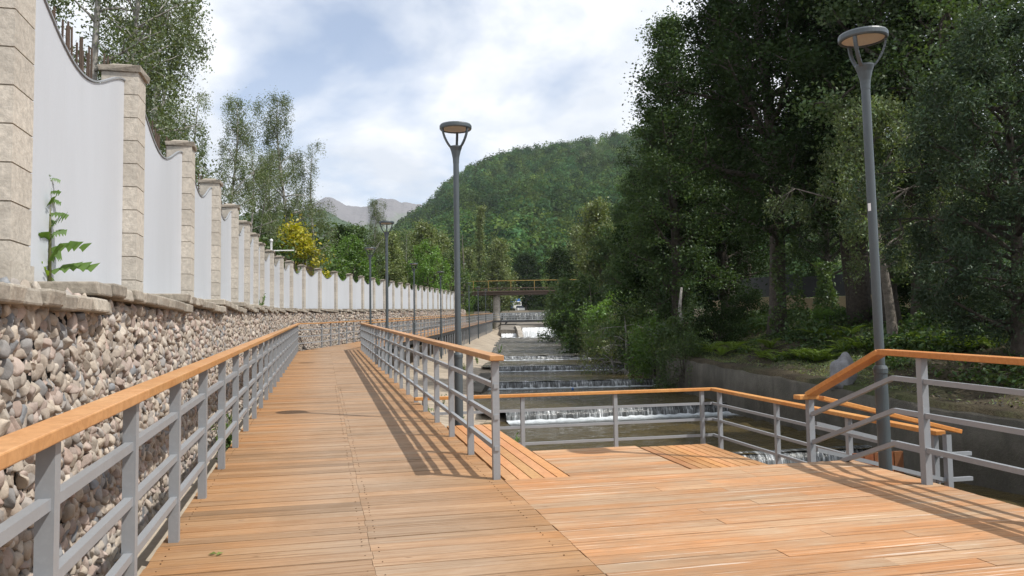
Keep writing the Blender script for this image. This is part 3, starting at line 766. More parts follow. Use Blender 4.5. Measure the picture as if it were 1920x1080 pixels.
# ------------------------------------------------------------------ railings
HR = 1.05
post_b = MB(); post_b.box(-0.03, 0.03, -0.03, 0.03, -0.06, HR - 0.03); POST = post_b.mesh('post', M['steel'])
def railing(name, label, path, posts, top=None, rails=(0.25, 0.5, 0.75), cat='railing', group=None, hw=0.125, hh=0.048, grain=None, ext=(0, 0), postmesh=None, rz=0.235, woodmat=None, rail_w=0.04):
    """path: deck-level 3-D points along the run; posts: deck-level points"""
    root = empty(name, path[0], label, cat, group)
    off = np.array(path[0])
    P = [np.array(p, float) - off for p in path]
    # handrail in planks
    hb = MB(); H = np.array((0, 0, HR - hh / 2))
    hp = [p + H for p in P]
    d0 = hp[0] - hp[1]; d0 /= np.linalg.norm(d0); d1 = hp[-1] - hp[-2]; d1 /= np.linalg.norm(d1)
    hp[0] = hp[0] + d0 * ext[0]; hp[-1] = hp[-1] + d1 * ext[1]
    seg = [hp[0]]; tints = []
    out = []
    for a, c in zip(hp[:-1], hp[1:]):
        L = np.linalg.norm(c - a); n = max(1, int(round(L / 3.4)))
        for k in range(n): out.append(a + (c - a) * k / n)
    out.append(hp[-1])
    for i in range(len(out) - 1):
        k = random.uniform(0.86, 1.12); sub = out[i:i + 2]
        a, c = sub; d = (c - a) / np.linalg.norm(c - a)
        pa = out[i - 1] if i > 0 else None; pc = out[i + 2] if i + 2 < len(out) else None
        dz = random.uniform(-0.0015, 0.0015)
        # mitre by sweeping a three-point path is overkill: butt the planks with a 3 mm gap
        a2 = a + d * (0.0015 if i > 0 else 0); c2 = c - d * (0.0015 if pc is not None else 0)
        turn_a = pa is not None and abs(np.cross((a - pa)[:2], d[:2])) > 0.05 * np.linalg.norm((a - pa)[:2])
        if pc is not None and abs(np.cross(d[:2], (pc - c)[:2])) > 0.05 * np.linalg.norm((pc - c)[:2]): c2 = c + d * hw * 0.25
        hb.bar(a2 + (0, 0, dz), c2 + (0, 0, dz), hw, hh, (k * random.uniform(0.97, 1.05), k, k * random.uniform(0.9, 1.05)))
    hb.build('handrail', woodmat or M['rail'], root, bevel=0.006)
    for f in rails:
        rb = MB(); rb.sweep([p + np.array((0, 0, HR * f)) for p in P], rail_w, 0.04)
        rb.build('rail', M['steel'], root)
    for q in posts:
        link('post', postmesh or POST, root, tuple(np.array(q) - off), rz)
    return root
# left rail of the first stretch
def run_s(s0, s1, p): return [sp3(s0, p, zdeck(s0)), sp3(s1, p, zdeck(s1))]
ps = [3.02 + 1.2 * k for k in range(-7, 24)]
railing('railing', 'long grey metal railing with wooden handrail beside the cobble wall on the near boardwalk', run_s(-6, 31.9, -0.905), [sp3(s, -0.905, zdeck(s)) for s in ps])
# right rail of the first stretch: ends beside the platform
railing('railing', 'grey railing with wooden handrail on the river side of the near boardwalk', run_s(6.66, 31.0, 1.435), [sp3(s, 1.435, zdeck(s)) for s in [6.70 + 1.2 * k for k in range(0, 21)]], ext=(0.05, 0))
# second stretch, both sides
yy = np.arange(33.0, 110, 3.5)
lp = [sp3(31.9, -0.905, zdeck(31.9))] + [(second_xy(y, 0) + 0.05, y, zwalk2(y)) for y in yy]
lq = [(second_xy(y, 0) + 0.05, y, zwalk2(y)) for y in np.arange(33.2, 110, 1.3)]
railing('railing', 'grey railing with wooden handrail running far along the stone wall beyond the turn', lp, lq, rz=0.0)
yy = np.arange(32.5, 111, 3.5)
rp = [sp3(31.0, 1.435, zdeck(31.0))] + [(RX(y) - 0.05, y, zwalk2(y)) for y in yy]
rq = [(RX(y) - 0.05, y, zwalk2(y)) for y in np.arange(32.3, 111, 1.3)]
railing('railing', 'grey railing with wooden handrail on the river side of the far boardwalk carried on posts', rp, rq, rz=0.0)
# terrace rail: front and right side in one run
tpth = [sp3(s, p, ZT(s)) for s, p in ((12.34, 1.42), (12.34, 6.38), (7.25, 6.38))]
tps = [sp3(s, p, ZT(s)) for s, p in ((12.34, 1.52), (12.34, 3.08), (12.34, 4.64), (12.34, 6.18), (12.1, 6.38), (10.4, 6.38), (8.78, 6.38), (7.35, 6.38))]
railing('railing', 'grey railing with bright wooden handrail round the lower terrace over the cascades', tpth, tps, ext=(0.05, 0.0), woodmat=M['rail_bright'])
# platform rail with the sloping piece over the steps
s_e = 6.02
pr = empty('railing', sp3(s_e, 4.74, zdeck(s_e)), 'grey railing at the platform edge whose orange handrail slopes down over steps', 'railing')
off = np.array(sp3(s_e, 4.74, zdeck(s_e)))
def loc(s, p, z): return np.array(sp3(s, p, z)) - off
zE = 1.255; zP = 0.775
hb = MB()
hb.bar(loc(-3, 4.74, zdeck(-3) + HR + 0.0), loc(s_e + 0.0, 4.74, zE - 0.02), 0.125, 0.048, (0.92, 0.80, 0.72))
hb.bar(loc(s_e + 0.004, 4.74, zE - 0.02), loc(7.10, 4.74, zP + 0.02), 0.125, 0.048, (1.02, 0.95, 0.85))
hb.bar(loc(7.13, 4.60, zP - 0.005), loc(7.13, 4.82, zP - 0.005), 0.11, 0.045, (1.05, 1, 0.9))
hb.build('handrail', M['rail_bright'], pr, bevel=0.006)
for f in (0.262, 0.525, 0.787):
    rb = MB(); rb.sweep([loc(-3, 4.74, zdeck(-3) + HR * f), loc(5.9, 4.74, zdeck(5.9) + HR * f), loc(7.08, 4.74, zP - 1.0 + HR * f + 0.0)], 0.04, 0.04)
    rb.build('rail', M['steel'], pr)
for s in (5.56, 4.2, 2.9, 1.6, 0.3, -1.0, -2.3): link('post', POST, pr, tuple(loc(s, 4.74, zdeck(s))), 0.235)
lpb = MB(); lpb.box(-0.03, 0.03, -0.03, 0.03, -1.35, 0); lpm = lpb.mesh('post', M['steel']); link('post', lpm, pr, tuple(loc(7.12, 4.74, zP - 0.03)), 0.235)
# sloping rail from that post down to the terrace corner
zQ = 0.36
rr = empty('railing', sp3(7.12, 4.78, ZT(7.1)), 'short sloping railing from the foot of the steps down to the terrace corner', 'railing')
off = np.array(sp3(7.12, 4.78, ZT(7.1)))
hb = MB(); hb.bar(loc(7.12, 4.86, zP - 0.02), loc(7.12, 6.48, zQ - 0.005), 0.12, 0.045, (1.1, 1.0, 0.85)); hb.build('handrail', M['rail_bright'], rr, bevel=0.006)
for f in (0.27, 0.53):
    rb = MB(); rb.sweep([loc(7.12, 4.80, zP - f), loc(7.12, 6.30, zQ - f + 0.03), loc(7.12, 6.62, zQ - f + 0.03)], 0.04, 0.04); rb.build('rail', M['steel'], rr)
lpb = MB(); lpb.box(-0.03, 0.03, -0.03, 0.03, -1.0, -0.03); link('post', lpb.mesh('post', M['steel']), rr, tuple(loc(7.10, 6.32, zQ)), 0.235)
# dark red plank side of the stair below the sloping rail
b = MB()
for k in range(5):
    c = np.array(sp3(7.6, 5.62 + 0.125 * k, -0.12)); b.obox(c, np.array((*NRM, 0)) * 0.055, np.array((*U, 0)) * 0.02, (0, 0, 0.22), (0.45 * random.uniform(.8, 1.2), 0.35, 0.35))
tag(b.build('plank_screen', M['slat']), 'dark red upright plank screen behind the lamp foot beside the river', 'screen')

# ------------------------------------------------------------------ street lamps
def make_lamp():
    r = empty('street_lamp', (0, 0, 0), '', 'street lamp', 'street lamps along the boardwalk')
    b = MB(); b.lathe([(0.056, -1.6), (0.056, 0.80), (0.057, 0.83), (0.063, 0.835), (0.063, 0.875), (0.052, 0.90), (0.042, 0.905)], 24); b.build('base_sleeve', M['lamp'], r, smooth=False)
    b = MB(); b.lathe([(0.0415, 0.9), (0.038, 3.45)], 48); b.build('pole', M['lamp'], r)
    b = MB(); b.lathe([(0.041, 3.42), (0.042, 3.46), (0.046, 3.50), (0.064, 3.58), (0.082, 3.63), (0.082, 3.645), (0.03, 3.65)], 24); b.build('head_socket', M['lamp'], r)
    for k in range(3):
        a = R(200 + 120 * k); pts = []
        for t in np.linspace(0, 1, 9):
            rad = 0.066 + (0.190 - 0.066) * math.sin(t * math.pi / 2) ** 0.85; pts.append((rad * math.cos(a), rad * math.sin(a), 3.62 + 0.27 * t ** 1.05))
        b = MB()
        for p, q in zip(pts[:-1], pts[1:]):
            d = np.array(q) - np.array(p); L = np.linalg.norm(d); d /= L; tg = np.array((-math.sin(a), math.cos(a), 0)); nn = np.cross(d, tg)
            b.obox((np.array(p) + np.array(q)) / 2, d * (L / 2 + 0.004), tg * 0.016, nn * 0.009)
        b.build('arm', M['lamp'], r)
    b = MB(); b.lathe([(0.186, 3.872), (0.206, 3.872), (0.214, 3.885), (0.214, 3.920), (0.205, 3.935), (0.10, 3.945), (0.0, 3.948)], 40, caps=False); b.lathe([(0.186, 3.872), (0.182, 3.90)], 40, caps=False); b.build('head_ring', M['lamp'], r)
    b = MB(); b.lathe([(0.0, 3.884), (0.1855, 3.884)], 40); b.build('diffuser', M['diff'], r)
    return r
lamp0 = make_lamp()
lamp_spots = [(3.32, 7.22, 0.205, 'nearest street lamp, standing outside the platform rail in front of dark trees'),
    (-0.72, 10.5, 0.32, 'street lamp with its whole head against the clouds, rising behind the near river railing'),
    (xz(725, 21.9), 21.9, 0.72, 'street lamp just before the turn, its head in front of the far mountains'),
    (xz(692, 30.4), 30.6, 1.0, 'street lamp standing exactly at the turn of the boardwalk, left of a taller looking lamp'),
    (xz(776, 41), 41, None, 'first street lamp past the turn, in front of the white panel fence'),
    (xz(826, 50), 50, None, 'second street lamp past the turn, just left of the big lamp pole'),
    (xz(860, 61), 61, None, 'small street lamp nearly hidden behind the big lamp pole beside the river'),
    (xz(879, 71), 71, None, 'small far street lamp just right of the big lamp pole, below the yellow bridge rail'),
    (xz(896, 84), 84, None, 'very small street lamp midway between the big pole and the round bridge pier'),
    (xz(910, 97), 97, None, 'farthest street lamp, right beside the round concrete bridge pier')]
for i, (x, y, z, lab) in enumerate(lamp_spots):
    o = lamp0 if i == 0 else copy_tree(lamp0)
    o.location = (x, y, zwalk2(y) if z is None else z); o['label'] = lab; o.rotation_euler = (0, 0, R(8 * i))
    if i == 0: o.rotation_euler = (R(0.5), R(-1.3), R(25))
# white sticker on the near lamp
b = MB()
for k in range(3):
    a0, a1 = R(168 + 14 * k), R(182 + 14 * k); b.add([(0.0412 * math.cos(a), 0.0412 * math.sin(a), z) for a, z in ((a0, 2.30), (a1, 2.30), (a1, 2.37), (a0, 2.37))], [(0, 1, 2, 3)])
stk = link('sticker', b.mesh('sticker', M['wcar']), lamp0)

# ------------------------------------------------------------------ rubble wall with coping
ico_cache = {}
def ico(sub):
    if sub not in ico_cache:
        import bmesh
        bm = bmesh.new(); bmesh.ops.create_icosphere(bm, subdivisions=sub, radius=1.0)
        V = np.array([v.co[:] for v in bm.verts]); F = np.array([[v.index for v in f.verts] for f in bm.faces]); bm.free(); ico_cache[sub] = (V, F)
    return ico_cache[sub]
PAL = np.array([(.52, .45, .375), (.48, .41, .345), (.50, .41, .36), (.42, .385, .355), (.35, .34, .335), (.28, .29, .305), (.58, .52, .45), (.45, .35, .30), (.40, .35, .30)])
WOFF = 0.45
WY = np.concatenate([np.arange(1.0, 40, 0.5), np.arange(40, 97.5, 2.5)])
WX = np.array([FF(y) + WOFF + 0.35 * sm((y - 27) / 12) for y in WY])
WLEN = np.concatenate([[0], np.cumsum(np.hypot(np.diff(WX), np.diff(WY)))])
def wall_pt(l):
    y = np.interp(l, WLEN, WY); x = np.interp(l, WLEN, WX)
    e = 0.4
    dx = np.interp(l + e, WLEN, WX) - np.interp(l - e, WLEN, WX); dy = np.interp(l + e, WLEN, WY) - np.interp(l - e, WLEN, WY)
    n = np.hypot(dx, dy); return x, y, dx / n, dy / n
def wall_bot(y, x): return np.where(y < 30.8, SLOPE * (0.973 * y - 0.232 * x), 1.0 + 0.0335 * (y - 30.8)) - 0.22
BAY = FY[1:] + [51.5 + 3 * k for k in range(1, 15)]
def bay_cop(y):                          # stepped coping level
    k = max(0, min(len(BAY) - 2, int(np.searchsorted(BAY, y + 0.4)) - 1)); return ZCOP(BAY[k] + 1.5)
stone_root = empty('stone_wall', (float(WX[0]), float(WY[0]), 0), 'long wall of dry stacked pinkish and grey cobbles under a stepped concrete coping', 'wall')
so = np.array(stone_root.location)
def stones(l0, l1, size, sub, noise, name, back=0.0):
    V0, F0 = ico(sub); nv, nf = len(V0), len(F0)
    VV, TT = [], []
    l = l0
    pts = []
    for r_ in range(int(1.95 / (size * 0.74)) + 1):
        l = l0 + random.random() * size
        while l < l1:
            w = size * random.uniform(0.75, 1.45); pts.append((l + w / 2, r_ * size * 0.74 + random.uniform(-.25, .25) * size, w)); l += w * 0.84
    P = np.array(pts)
    x, y, tx, ty = wall_pt(P[:, 0]); zb = wall_bot(y, x); ztop = np.array([bay_cop(v) for v in y]) - 0.09
    z = zb + P[:, 1]
    keep = z < ztop - size * 0.2
    P, x, y, tx, ty, z, zb = [a[keep] for a in (P, x, y, tx, ty, z, zb)]
    n = len(P)
    w = P[:, 2]
    sc = np.stack([w * 0.64, size * rng.uniform(0.42, 0.8, n), size * rng.uniform(0.55, 1.05, n)], 1)   # along, out, up
    W = np.repeat(V0[None], n, 0).copy()
    # angular stones: push vertices by a few random planes
    for k in range(9):
        d = rng.normal(size=(n, 1, 3)); d /= np.linalg.norm(d, axis=2, keepdims=True)
        c = rng.uniform(0.35, 0.8, (n, 1)); dot = (W * d).sum(2); over = np.maximum(0, dot - c)
        W -= over[..., None] * d * 0.92
    W *= (1 + noise * rng.normal(size=(n, nv, 1)))
    W *= sc[:, None, :]
    a = rng.uniform(-0.7, 0.7, n); ca, sa = np.cos(a)[:, None], np.sin(a)[:, None]
    X, Z = W[..., 0] * ca - W[..., 2] * sa, W[..., 0] * sa + W[..., 2] * ca
    tilt = rng.uniform(-0.35, 0.1, n)[:, None]
    Yo = W[..., 1]; Z = Z + tilt * Yo
    nxv, nyv = ty, -tx
    batter = 0.05 * (1 - (z - zb) / 1.7)
    out = batter * 0.3 + rng.uniform(-0.015, 0.018, n) - back
    gx = x[:, None] + tx[:, None] * X + nxv[:, None] * (Yo + out[:, None]); gy = y[:, None] + ty[:, None] * X + nyv[:, None] * (Yo + out[:, None]); gz = z[:, None] + Z
    V = np.stack([gx, gy, gz], 2).reshape(-1, 3) - so
    F = (F0[None] + (np.arange(n) * nv)[:, None, None]).reshape(-1, 3)
    col = PAL[rng.choice(len(PAL), n, p=[.22, .18, .16, .12, .06, .04, .10, .06, .06])] * rng.uniform(0.66, 1.0, (n, 1))
    me = fast_mesh(name, V, F, M['stone'], np.repeat(col, nf, 0), False)
    return link(name, me, stone_root)
lA, lB = float(np.interp(14, WY, WLEN)), float(np.interp(40, WY, WLEN))
l6 = float(np.interp(6.5, WY, WLEN)); stones(0, l6, 0.064, 3, 0.02, 'cobble_facing'); stones(l6, lA, 0.07, 2, 0.035, 'cobble_facing'); stones(lA, lB, 0.10, 2, 0.03, 'cobble_facing'); stones(0, lA, 0.052, 1, 0.06, 'gap_stones', 0.012); stones(lB, float(WLEN[-1]), 0.17, 1, 0.03, 'cobble_facing')
V = []
for x, y in zip(WX, WY):
    zb_ = float(wall_bot(y, x))
    V += [(x + 0.02 - so[0], y - so[1], zb_ - 0.5), (x + 0.012 - so[0], y - so[1], ZCOP(y) - 0.13), (x - 0.6 - so[0], y - so[1], ZCOP(y) - 0.13), (x - 0.6 - so[0], y - so[1], zb_ - 0.5)]
n = len(WX)
F = [(4 * i + k, 4 * i + 4 + k, 4 * i + 4 + k + 1, 4 * i + k + 1) for i in range(n - 1) for k in range(3)] + [(4 * n - 4, 4 * n - 3, 4 * n - 2, 4 * n - 1)]
link('wall_core', fast_mesh('wall_core', V, F, M['mortar']), stone_root)
# coping blocks per bay
for k in range(-1, len(BAY) - 1):
    y0 = BAY[k] if k >= 0 else 1.0; y1 = BAY[k + 1]
    zc = ZCOP((y0 if k >= 0 else 1.2) + 1.5)
    l0_, l1_ = float(np.interp(y0 + 0.15, WY, WLEN)), float(np.interp(y1 + 0.42, WY, WLEN))
    cb = MB(); l = l0_
    while l < l1_ - 0.02:
        w = (random.uniform(0.17, 0.3) if y0 < 16 else 0.4); w = min(w, l1_ - l)
        x, y, tx, ty = [float(v) for v in wall_pt(np.array(l + w / 2))]
        t3, n3 = np.array((tx, ty, 0)), np.array((ty, -tx, 0))
        j = random.uniform(-0.02, 0.02); dz = random.uniform(-0.010, 0.006); g = random.uniform(0.78, 1.14)
        cb.obox(np.array((x, y, zc - 0.035 + dz)) + n3 * (-0.16 + j) - so, t3 * (w / 2 - 0.004), n3 * 0.26, np.array((0, 0, 0.038)) + n3 * random.uniform(-0.008, 0.008), (g, g * 0.99, g * 0.97))
        l += w
    cb.build('coping', M['cop'], stone_root, bevel=0.012 if y0 < 20 else 0)

# ------------------------------------------------------------------ panel fence on the wall
fence = empty('panel_fence', (FX[1], FY[1], ZCOP(FY[1] + 1.5)), 'white metal panel fence with scalloped tops between pale block pillars above the stone wall', 'fence')
fo_ = np.array(fence.location)
HB, NB = 0.204, 10
pb = MB()
for k in range(NB):
    g = random.uniform(0.88, 1.1)
    z0 = k * HB
    pb.box(-0.15, 0.15, -0.15, 0.15, z0 + 0.008, z0 + HB, (g, g * 0.985, g * 0.96))
    pb.box(-0.142, 0.142, -0.142, 0.142, z0 - 0.0, z0 + 0.008, (0.62, 0.58, 0.52))
PIL = pb.mesh('pillar', M['block'])
cb = MB(); cb.hexa([(-.165, -.17, 0), (.175, -.165, 0), (.17, .175, 0), (-.17, .165, 0), (-.18, -.165, .05), (.17, -.18, .055), (.182, .17, .05), (-.165, .175, .06)]); cb.hexa([(-.14, -.13, .05), (.13, -.13, .05), (.13, .14, .05), (-.13, .13, .05), (-.08, -.08, .09), (.08, -.08, .09), (.08, .08, .09), (-.08, .08, .09)])
CAPM = cb.mesh('cap', M['cap'])
cb = MB(); cb.box(-0.17, 0.165, -0.17, 0.165, -0.24, 0.10, (0.92, 0.9, 0.87)); PLIN = cb.mesh('plinth', M['block'])
for k, y in enumerate(BAY[:30]):
    x = FF(y); d = np.array((FF(y + 1) - FF(y - 1), 2.0)); a = math.atan2(-d[0], d[1])
    zc = ZCOP(y - 1.5) if k else ZCOP(y + 1.2)
    p = link('pillar', PIL, fence, tuple(np.array((x, y, zc)) - fo_), a)
    link('plinth', PLIN, p, (0, 0, -0.002))
    link('cap', CAPM, p, (0, 0, NB * HB + 0.002), random.uniform(-0.06, 0.06))
b0 = np.array((FF(1.2), 1.2))
for k in range(-1, 29):
    y0 = BAY[k] if k >= 0 else 1.2; y1 = BAY[k + 1]
    a, c = np.array((FF(y0), y0)), np.array((FF(y1), y1)); d = c - a; L = np.linalg.norm(d); d /= L; nr = np.array((d[1], -d[0]))
    zc = ZCOP((y0 if k >= 0 else 1.2) + 1.5)
    pm = MB(); nu = 144 if y0 < 20 else 24
    xs = np.linspace(0.152, L - 0.152, nu + 1); top = []
    vs = []
    for i, t in enumerate(xs):
        u = (t / L); z = 1.95 - 0.36 * math.sin(math.pi * min(1, max(0, (u - 0.04) / 0.92))) ** 1.6
        rib = 0.0011 if (i % 16 == 5 and nu > 30) else 0.0
        q = a + d * t + nr * (0.035 + rib)
        vs += [(q[0] - fo_[0], q[1] - fo_[1], zc + 0.01 - fo_[2]), (q[0] - fo_[0], q[1] - fo_[1], zc + z - fo_[2])]
        q2 = a + d * t + nr * 0.035; top.append((q2[0] - fo_[0], q2[1] - fo_[1], zc + z + 0.012 - fo_[2]))
    pm.add(vs, [(2 * i, 2 * i + 2, 2 * i + 3, 2 * i + 1) for i in range(nu)])
    panel = pm.build('panel', M['white'], fence)
    tm = MB(); tm.sweep(top[::2] if nu < 30 else top[::4], 0.022, 0.014); tm.build('top_trim', M['steel'], panel)
    if k < 12:
        rm = MB()
        for t in np.arange(0.22, L - 0.18, 0.075):
            q = a + d * t - nr * 0.22; h = 2.16 + random.uniform(-0.07, 0.06)
            rm.bar((q[0] - fo_[0], q[1] - fo_[1], zc - fo_[2]), (q[0] - fo_[0] + random.uniform(-.02, .02), q[1] - fo_[1], zc + h - fo_[2]), 0.012, 0.012)
        rm.build('pickets', M['rust'], fence)
# ------------------------------------------------------------------ vegetation
def rot_unit(n, g): 
    v = g.normal(size=(n, 3)); return v / np.linalg.norm(v, axis=1, keepdims=True)
def leaf_quads(C, size, g, droop=0.0, up=0.35, slim=0.55, fold=0.12):
    """diamond leaves round the centres C"""
    n = len(C)
    ax = rot_unit(n, g); ax[:, 2] = ax[:, 2] * 0.7 - droop; ax /= np.linalg.norm(ax, axis=1, keepdims=True)
    nm = rot_unit(n, g); nm[:, 2] += up * 2
    sd = np.cross(nm, ax); sd /= np.maximum(np.linalg.norm(sd, axis=1, keepdims=True), 1e-6)
    nn = np.cross(ax, sd)
    s = (size * g.uniform(0.65, 1.35, n))[:, None]
    a, b = ax * s * 0.5, sd * s * slim * 0.5
    V = np.stack([C - a, C + b * 1.0 + nn * s * fold, C + a, C - b + nn * s * fold], 1).reshape(-1, 3)
    return V, np.arange(4 * n).reshape(-1, 4)
def leaf_tint(n, g, lo=0.7, hi=1.3, warm=0.12):
    k = g.uniform(lo, hi, n); w = g.uniform(-warm, warm, n)
    return np.stack([k * (1 + w), k, k * (1 - 0.5 * w)], 1)

def tree_proto(kind, seed, H, r0, base, env, nlimb, nleaf, leaf, cr, mat, bark, droop=0.0, up=0.5, wob=0.03, strand=0.0, split=0, slim=0.55, flat=0.7, bare=0.0, sub=1.0):
    g = np.random.default_rng(seed)
    tb = MB()
    nt = 12
    def trunk_line(p0, h, lean, r, n=nt):
        t = np.linspace(0, 1, n + 1); ph = g.uniform(0, 6.28, 2)
        x = p0[0] + lean[0] * t ** 1.3 * h + wob * h * np.sin(t * 4.5 + ph[0]) * t; y = p0[1] + lean[1] * t ** 1.3 * h + wob * h * np.sin(t * 3.7 + ph[1]) * t
        return np.stack([x, y, p0[2] + t * h], 1), r * (1 - t) ** 0.8 * 0.94 + r * 0.06 + r * 0.45 * np.exp(-t * h / 0.5) * (p0[2] < 0.1)
    trunks = [trunk_line((0, 0, -0.3), H * 0.97 + 0.3, (g.uniform(-.05, .05), g.uniform(-.05, .05)), r0)]
    for k in range(split):
        a = g.uniform(0, 6.28); trunks.append(trunk_line((0.1 * math.cos(a), 0.1 * math.sin(a), -0.3), H * g.uniform(0.78, 0.95), (0.16 * math.cos(a), 0.16 * math.sin(a)), r0 * 0.75))
    clumps = []
    for P, rad in trunks:
        tb.tube(P, list(rad), 8, (1, 1, 1))
        for i in range(nlimb // len(trunks)):
            t = base + (1 - base) * ((i + g.random()) / (nlimb // len(trunks))) ** 0.92
            t = min(t, 0.985)
            o = np.array([np.interp(t, np.linspace(0, 1, len(P)), P[:, k]) for k in range(3)]); rt = float(np.interp(t, np.linspace(0, 1, len(P)), rad))
            az = i * 2.39996 + g.uniform(-.5, .5); L = env(t) * (g.uniform(0.6, 1.12) if strand < 0.6 else g.uniform(0.3, 1.25))
            el = up * (0.35 + 0.9 * t) + g.uniform(-.2, .2)
            d = np.array((math.cos(az) * math.cos(el), math.sin(az) * math.cos(el), math.sin(el)))
            pts = [o]; 
            for k in range(4):
                d = d + np.array((0, 0, 0.10 - droop * 0.25)) + g.normal(size=3) * 0.10; d /= np.linalg.norm(d); pts.append(pts[-1] + d * L / 4)
            lr = max(0.012, min(rt * 0.6, 0.035 * L + 0.01))
            tb.tube(pts, [lr, lr * .8, lr * .6, lr * .4, lr * .15], 5, (0.95, 0.95, 0.95))
            ns = max(2, int((2 + L * 1.5) * sub))
            for k in range(ns):
                f = g.uniform(0.28, 1.0) ** 0.8; q = np.array([np.interp(f, np.linspace(0, 1, 5), [p[j] for p in pts]) for j in range(3)])
                dd = d * 0.5 + rot_unit(1, g)[0]; dd[2] += 0.15 - droop * 0.5; dd /= np.linalg.norm(dd)
                l2 = L * g.uniform(0.10, 0.34) + 0.15; e = q + dd * l2
                tb.tube([q, (q + e) / 2 + g.normal(size=3) * 0.03 * L, e], [lr * 0.35, lr * 0.22, 0.006], 4, (0.9, 0.9, 0.9))
                if g.random() > bare: clumps.append((e, 0.7 + 0.6 * g.random()))
            if g.random() > bare: clumps.append((np.array(pts[-1]), 1.0))
    tmesh = tb.mesh('trunk', bark, True)
    cc = np.array([c for c, w in clumps]); cw = np.array([w for c, w in clumps]); cw /= cw.sum()
    idx = g.choice(len(cc), nleaf, p=cw)
    off = g.normal(size=(nleaf, 3)) * cr * np.array((1, 1, flat)) * g.uniform(0.6, 1.3, (len(cc), 1))[idx]
    C = cc[idx] + off
    if strand > 0:
        C[:, 2] -= g.random(nleaf) ** 1.2 * strand * g.uniform(0.3, 1.2, len(cc))[idx]; C[:, :2] -= off[:, :2] * 0.45
    ctint = g.uniform(0.78, 1.25, (len(cc), 1))[idx]
    V, F = leaf_quads(C, leaf, g, droop, slim=slim)
    cmesh = fast_mesh('crown', V, F, mat, leaf_tint(nleaf, g) * ctint)
    return tmesh, cmesh
def place_tree(proto, name, loc, label, cat='tree', sc=1.0, rz=None, group=None, sz=None, mat=None):
    r = empty(name, loc, label, cat, group, rz if rz is not None else random.uniform(0, 6.28))
    r.scale = (sc, sc, sz or sc)
    link('trunk', proto[0], r)
    c = link('crown', proto[1], r)
    if mat is not None:
        c.material_slots[0].link = 'OBJECT'; c.material_slots[0].material = mat
    return r
cone = lambda w, b=0.2: (lambda t: w * (min(1, (t - b) / 0.18 + 0.35) if t < b + 0.15 else 1) * (1.04 - t) ** 0.75 * 1.25)
egg = lambda w: (lambda t: w * max(0.16, math.sin(math.pi * min(1, max(0.0, (t * 0.9 + 0.08)))) ** 0.7))
PR_ = {}
PR_['elm1'] = tree_proto('elm', 21, 18, 0.36, 0.21, egg(4.3), 50, 56000, 0.15, 0.40, M['leaf_dark'], M['bark'], wob=0.03)
PR_['elm2'] = tree_proto('elm', 22, 20, 0.42, 0.24, egg(4.6), 52, 58000, 0.15, 0.42, M['leaf_dark'], M['bark'], wob=0.045, split=1)
PR_['poplar'] = tree_proto('pop', 23, 17, 0.30, 0.08, cone(3.2, 0.08), 64, 50000, 0.14, 0.36, M['leaf_dark'], M['bark'], up=0.7)
PR_['birch1'] = tree_proto('birch', 31, 11, 0.13, 0.12, (lambda t: 2.0 * (1.03 - t) ** 0.42 * (0.55 if t < 0.25 else 1.0)), 48, 23000, 0.075, 0.25, M['leaf_birch'], M['birchbark'], droop=0.6, up=0.75, strand=0.7, flat=0.8)
PR_['birch2'] = tree_proto('birch', 32, 11, 0.12, 0.15, (lambda t: 1.9 * (1.03 - t) ** 0.4), 40, 20000, 0.075, 0.25, M['leaf_birch'], M['birchbark'], droop=0.7, up=0.8, strand=0.9, split=1)
PR_['mid1'] = tree_proto('mid', 41, 12, 0.22, 0.10, egg(3.6), 36, 13000, 0.30, 0.5, M['leaf_mid'], M['greybark'])
PR_['mid2'] = tree_proto('mid', 42, 13, 0.22, 0.06, cone(3.6, 0.06), 40, 13000, 0.30, 0.5, M['leaf_olive'], M['greybark'], up=0.6)
PR_['mid3'] = tree_proto('mid', 43, 10, 0.2, 0.05, egg(3.8), 34, 12000, 0.28, 0.5, M['leaf_mid'], M['greybark'], split=1, droop=0.3, strand=0.5)
PR_['bush1'] = tree_proto('bush', 51, 2.4, 0.04, 0.02, egg(1.3), 22, 5200, 0.12, 0.22, M['leaf_mid'], M['bark'], up=0.6, split=2, droop=0.3)
PR_['bush2'] = tree_proto('bush', 52, 2.0, 0.04, 0.02, egg(1.5), 22, 5200, 0.13, 0.24, M['leaf_mid'], M['bark'], up=0.35, split=3, droop=0.6, strand=0.5, slim=0.3)
PR_['willow'] = tree_proto('willow', 53, 7.5, 0.16, 0.36, egg(2.6), 34, 19000, 0.11, 0.26, M['leaf_pale'], M['greybark'], droop=0.7, up=0.7, strand=0.6, slim=0.4)
PR_['silver'] = tree_proto('silver', 54, 9, 0.20, 0.10, egg(3.0), 58, 68000, 0.125, 0.3, M['leaf_silver'], M['bark'], droop=0.4, up=0.4, slim=0.3, strand=0.3)
PR_['column'] = tree_proto('col', 55, 20, 0.3, 0.03, lambda t: 1.5 * (1.02 - t) ** 0.5, 90, 11000, 0.30, 0.28, M['leaf_mid'], M['greybark'], up=1.25)
PR_['dead'] = tree_proto('dead', 56, 16, 0.26, 0.15, lambda t: 1.2 * (1.02 - t), 40, 300, 0.15, 0.2, M['leaf_olive'], M['greybark'], up=0.9, bare=0.9)
PR_['drybush'] = tree_proto('dry', 57, 6.5, 0.14, 0.12, egg(3.0), 46, 6500, 0.11, 0.22, M['leaf_olive'], M['birchbark'], droop=1.0, up=0.45, bare=0.35, sub=1.5, split=1)
PR_['maple'] = tree_proto('maple', 58, 3.8, 0.09, 0.06, egg(1.25), 26, 4200, 0.17, 0.22, M['leaf_yellow'], M['bark'], up=0.6)

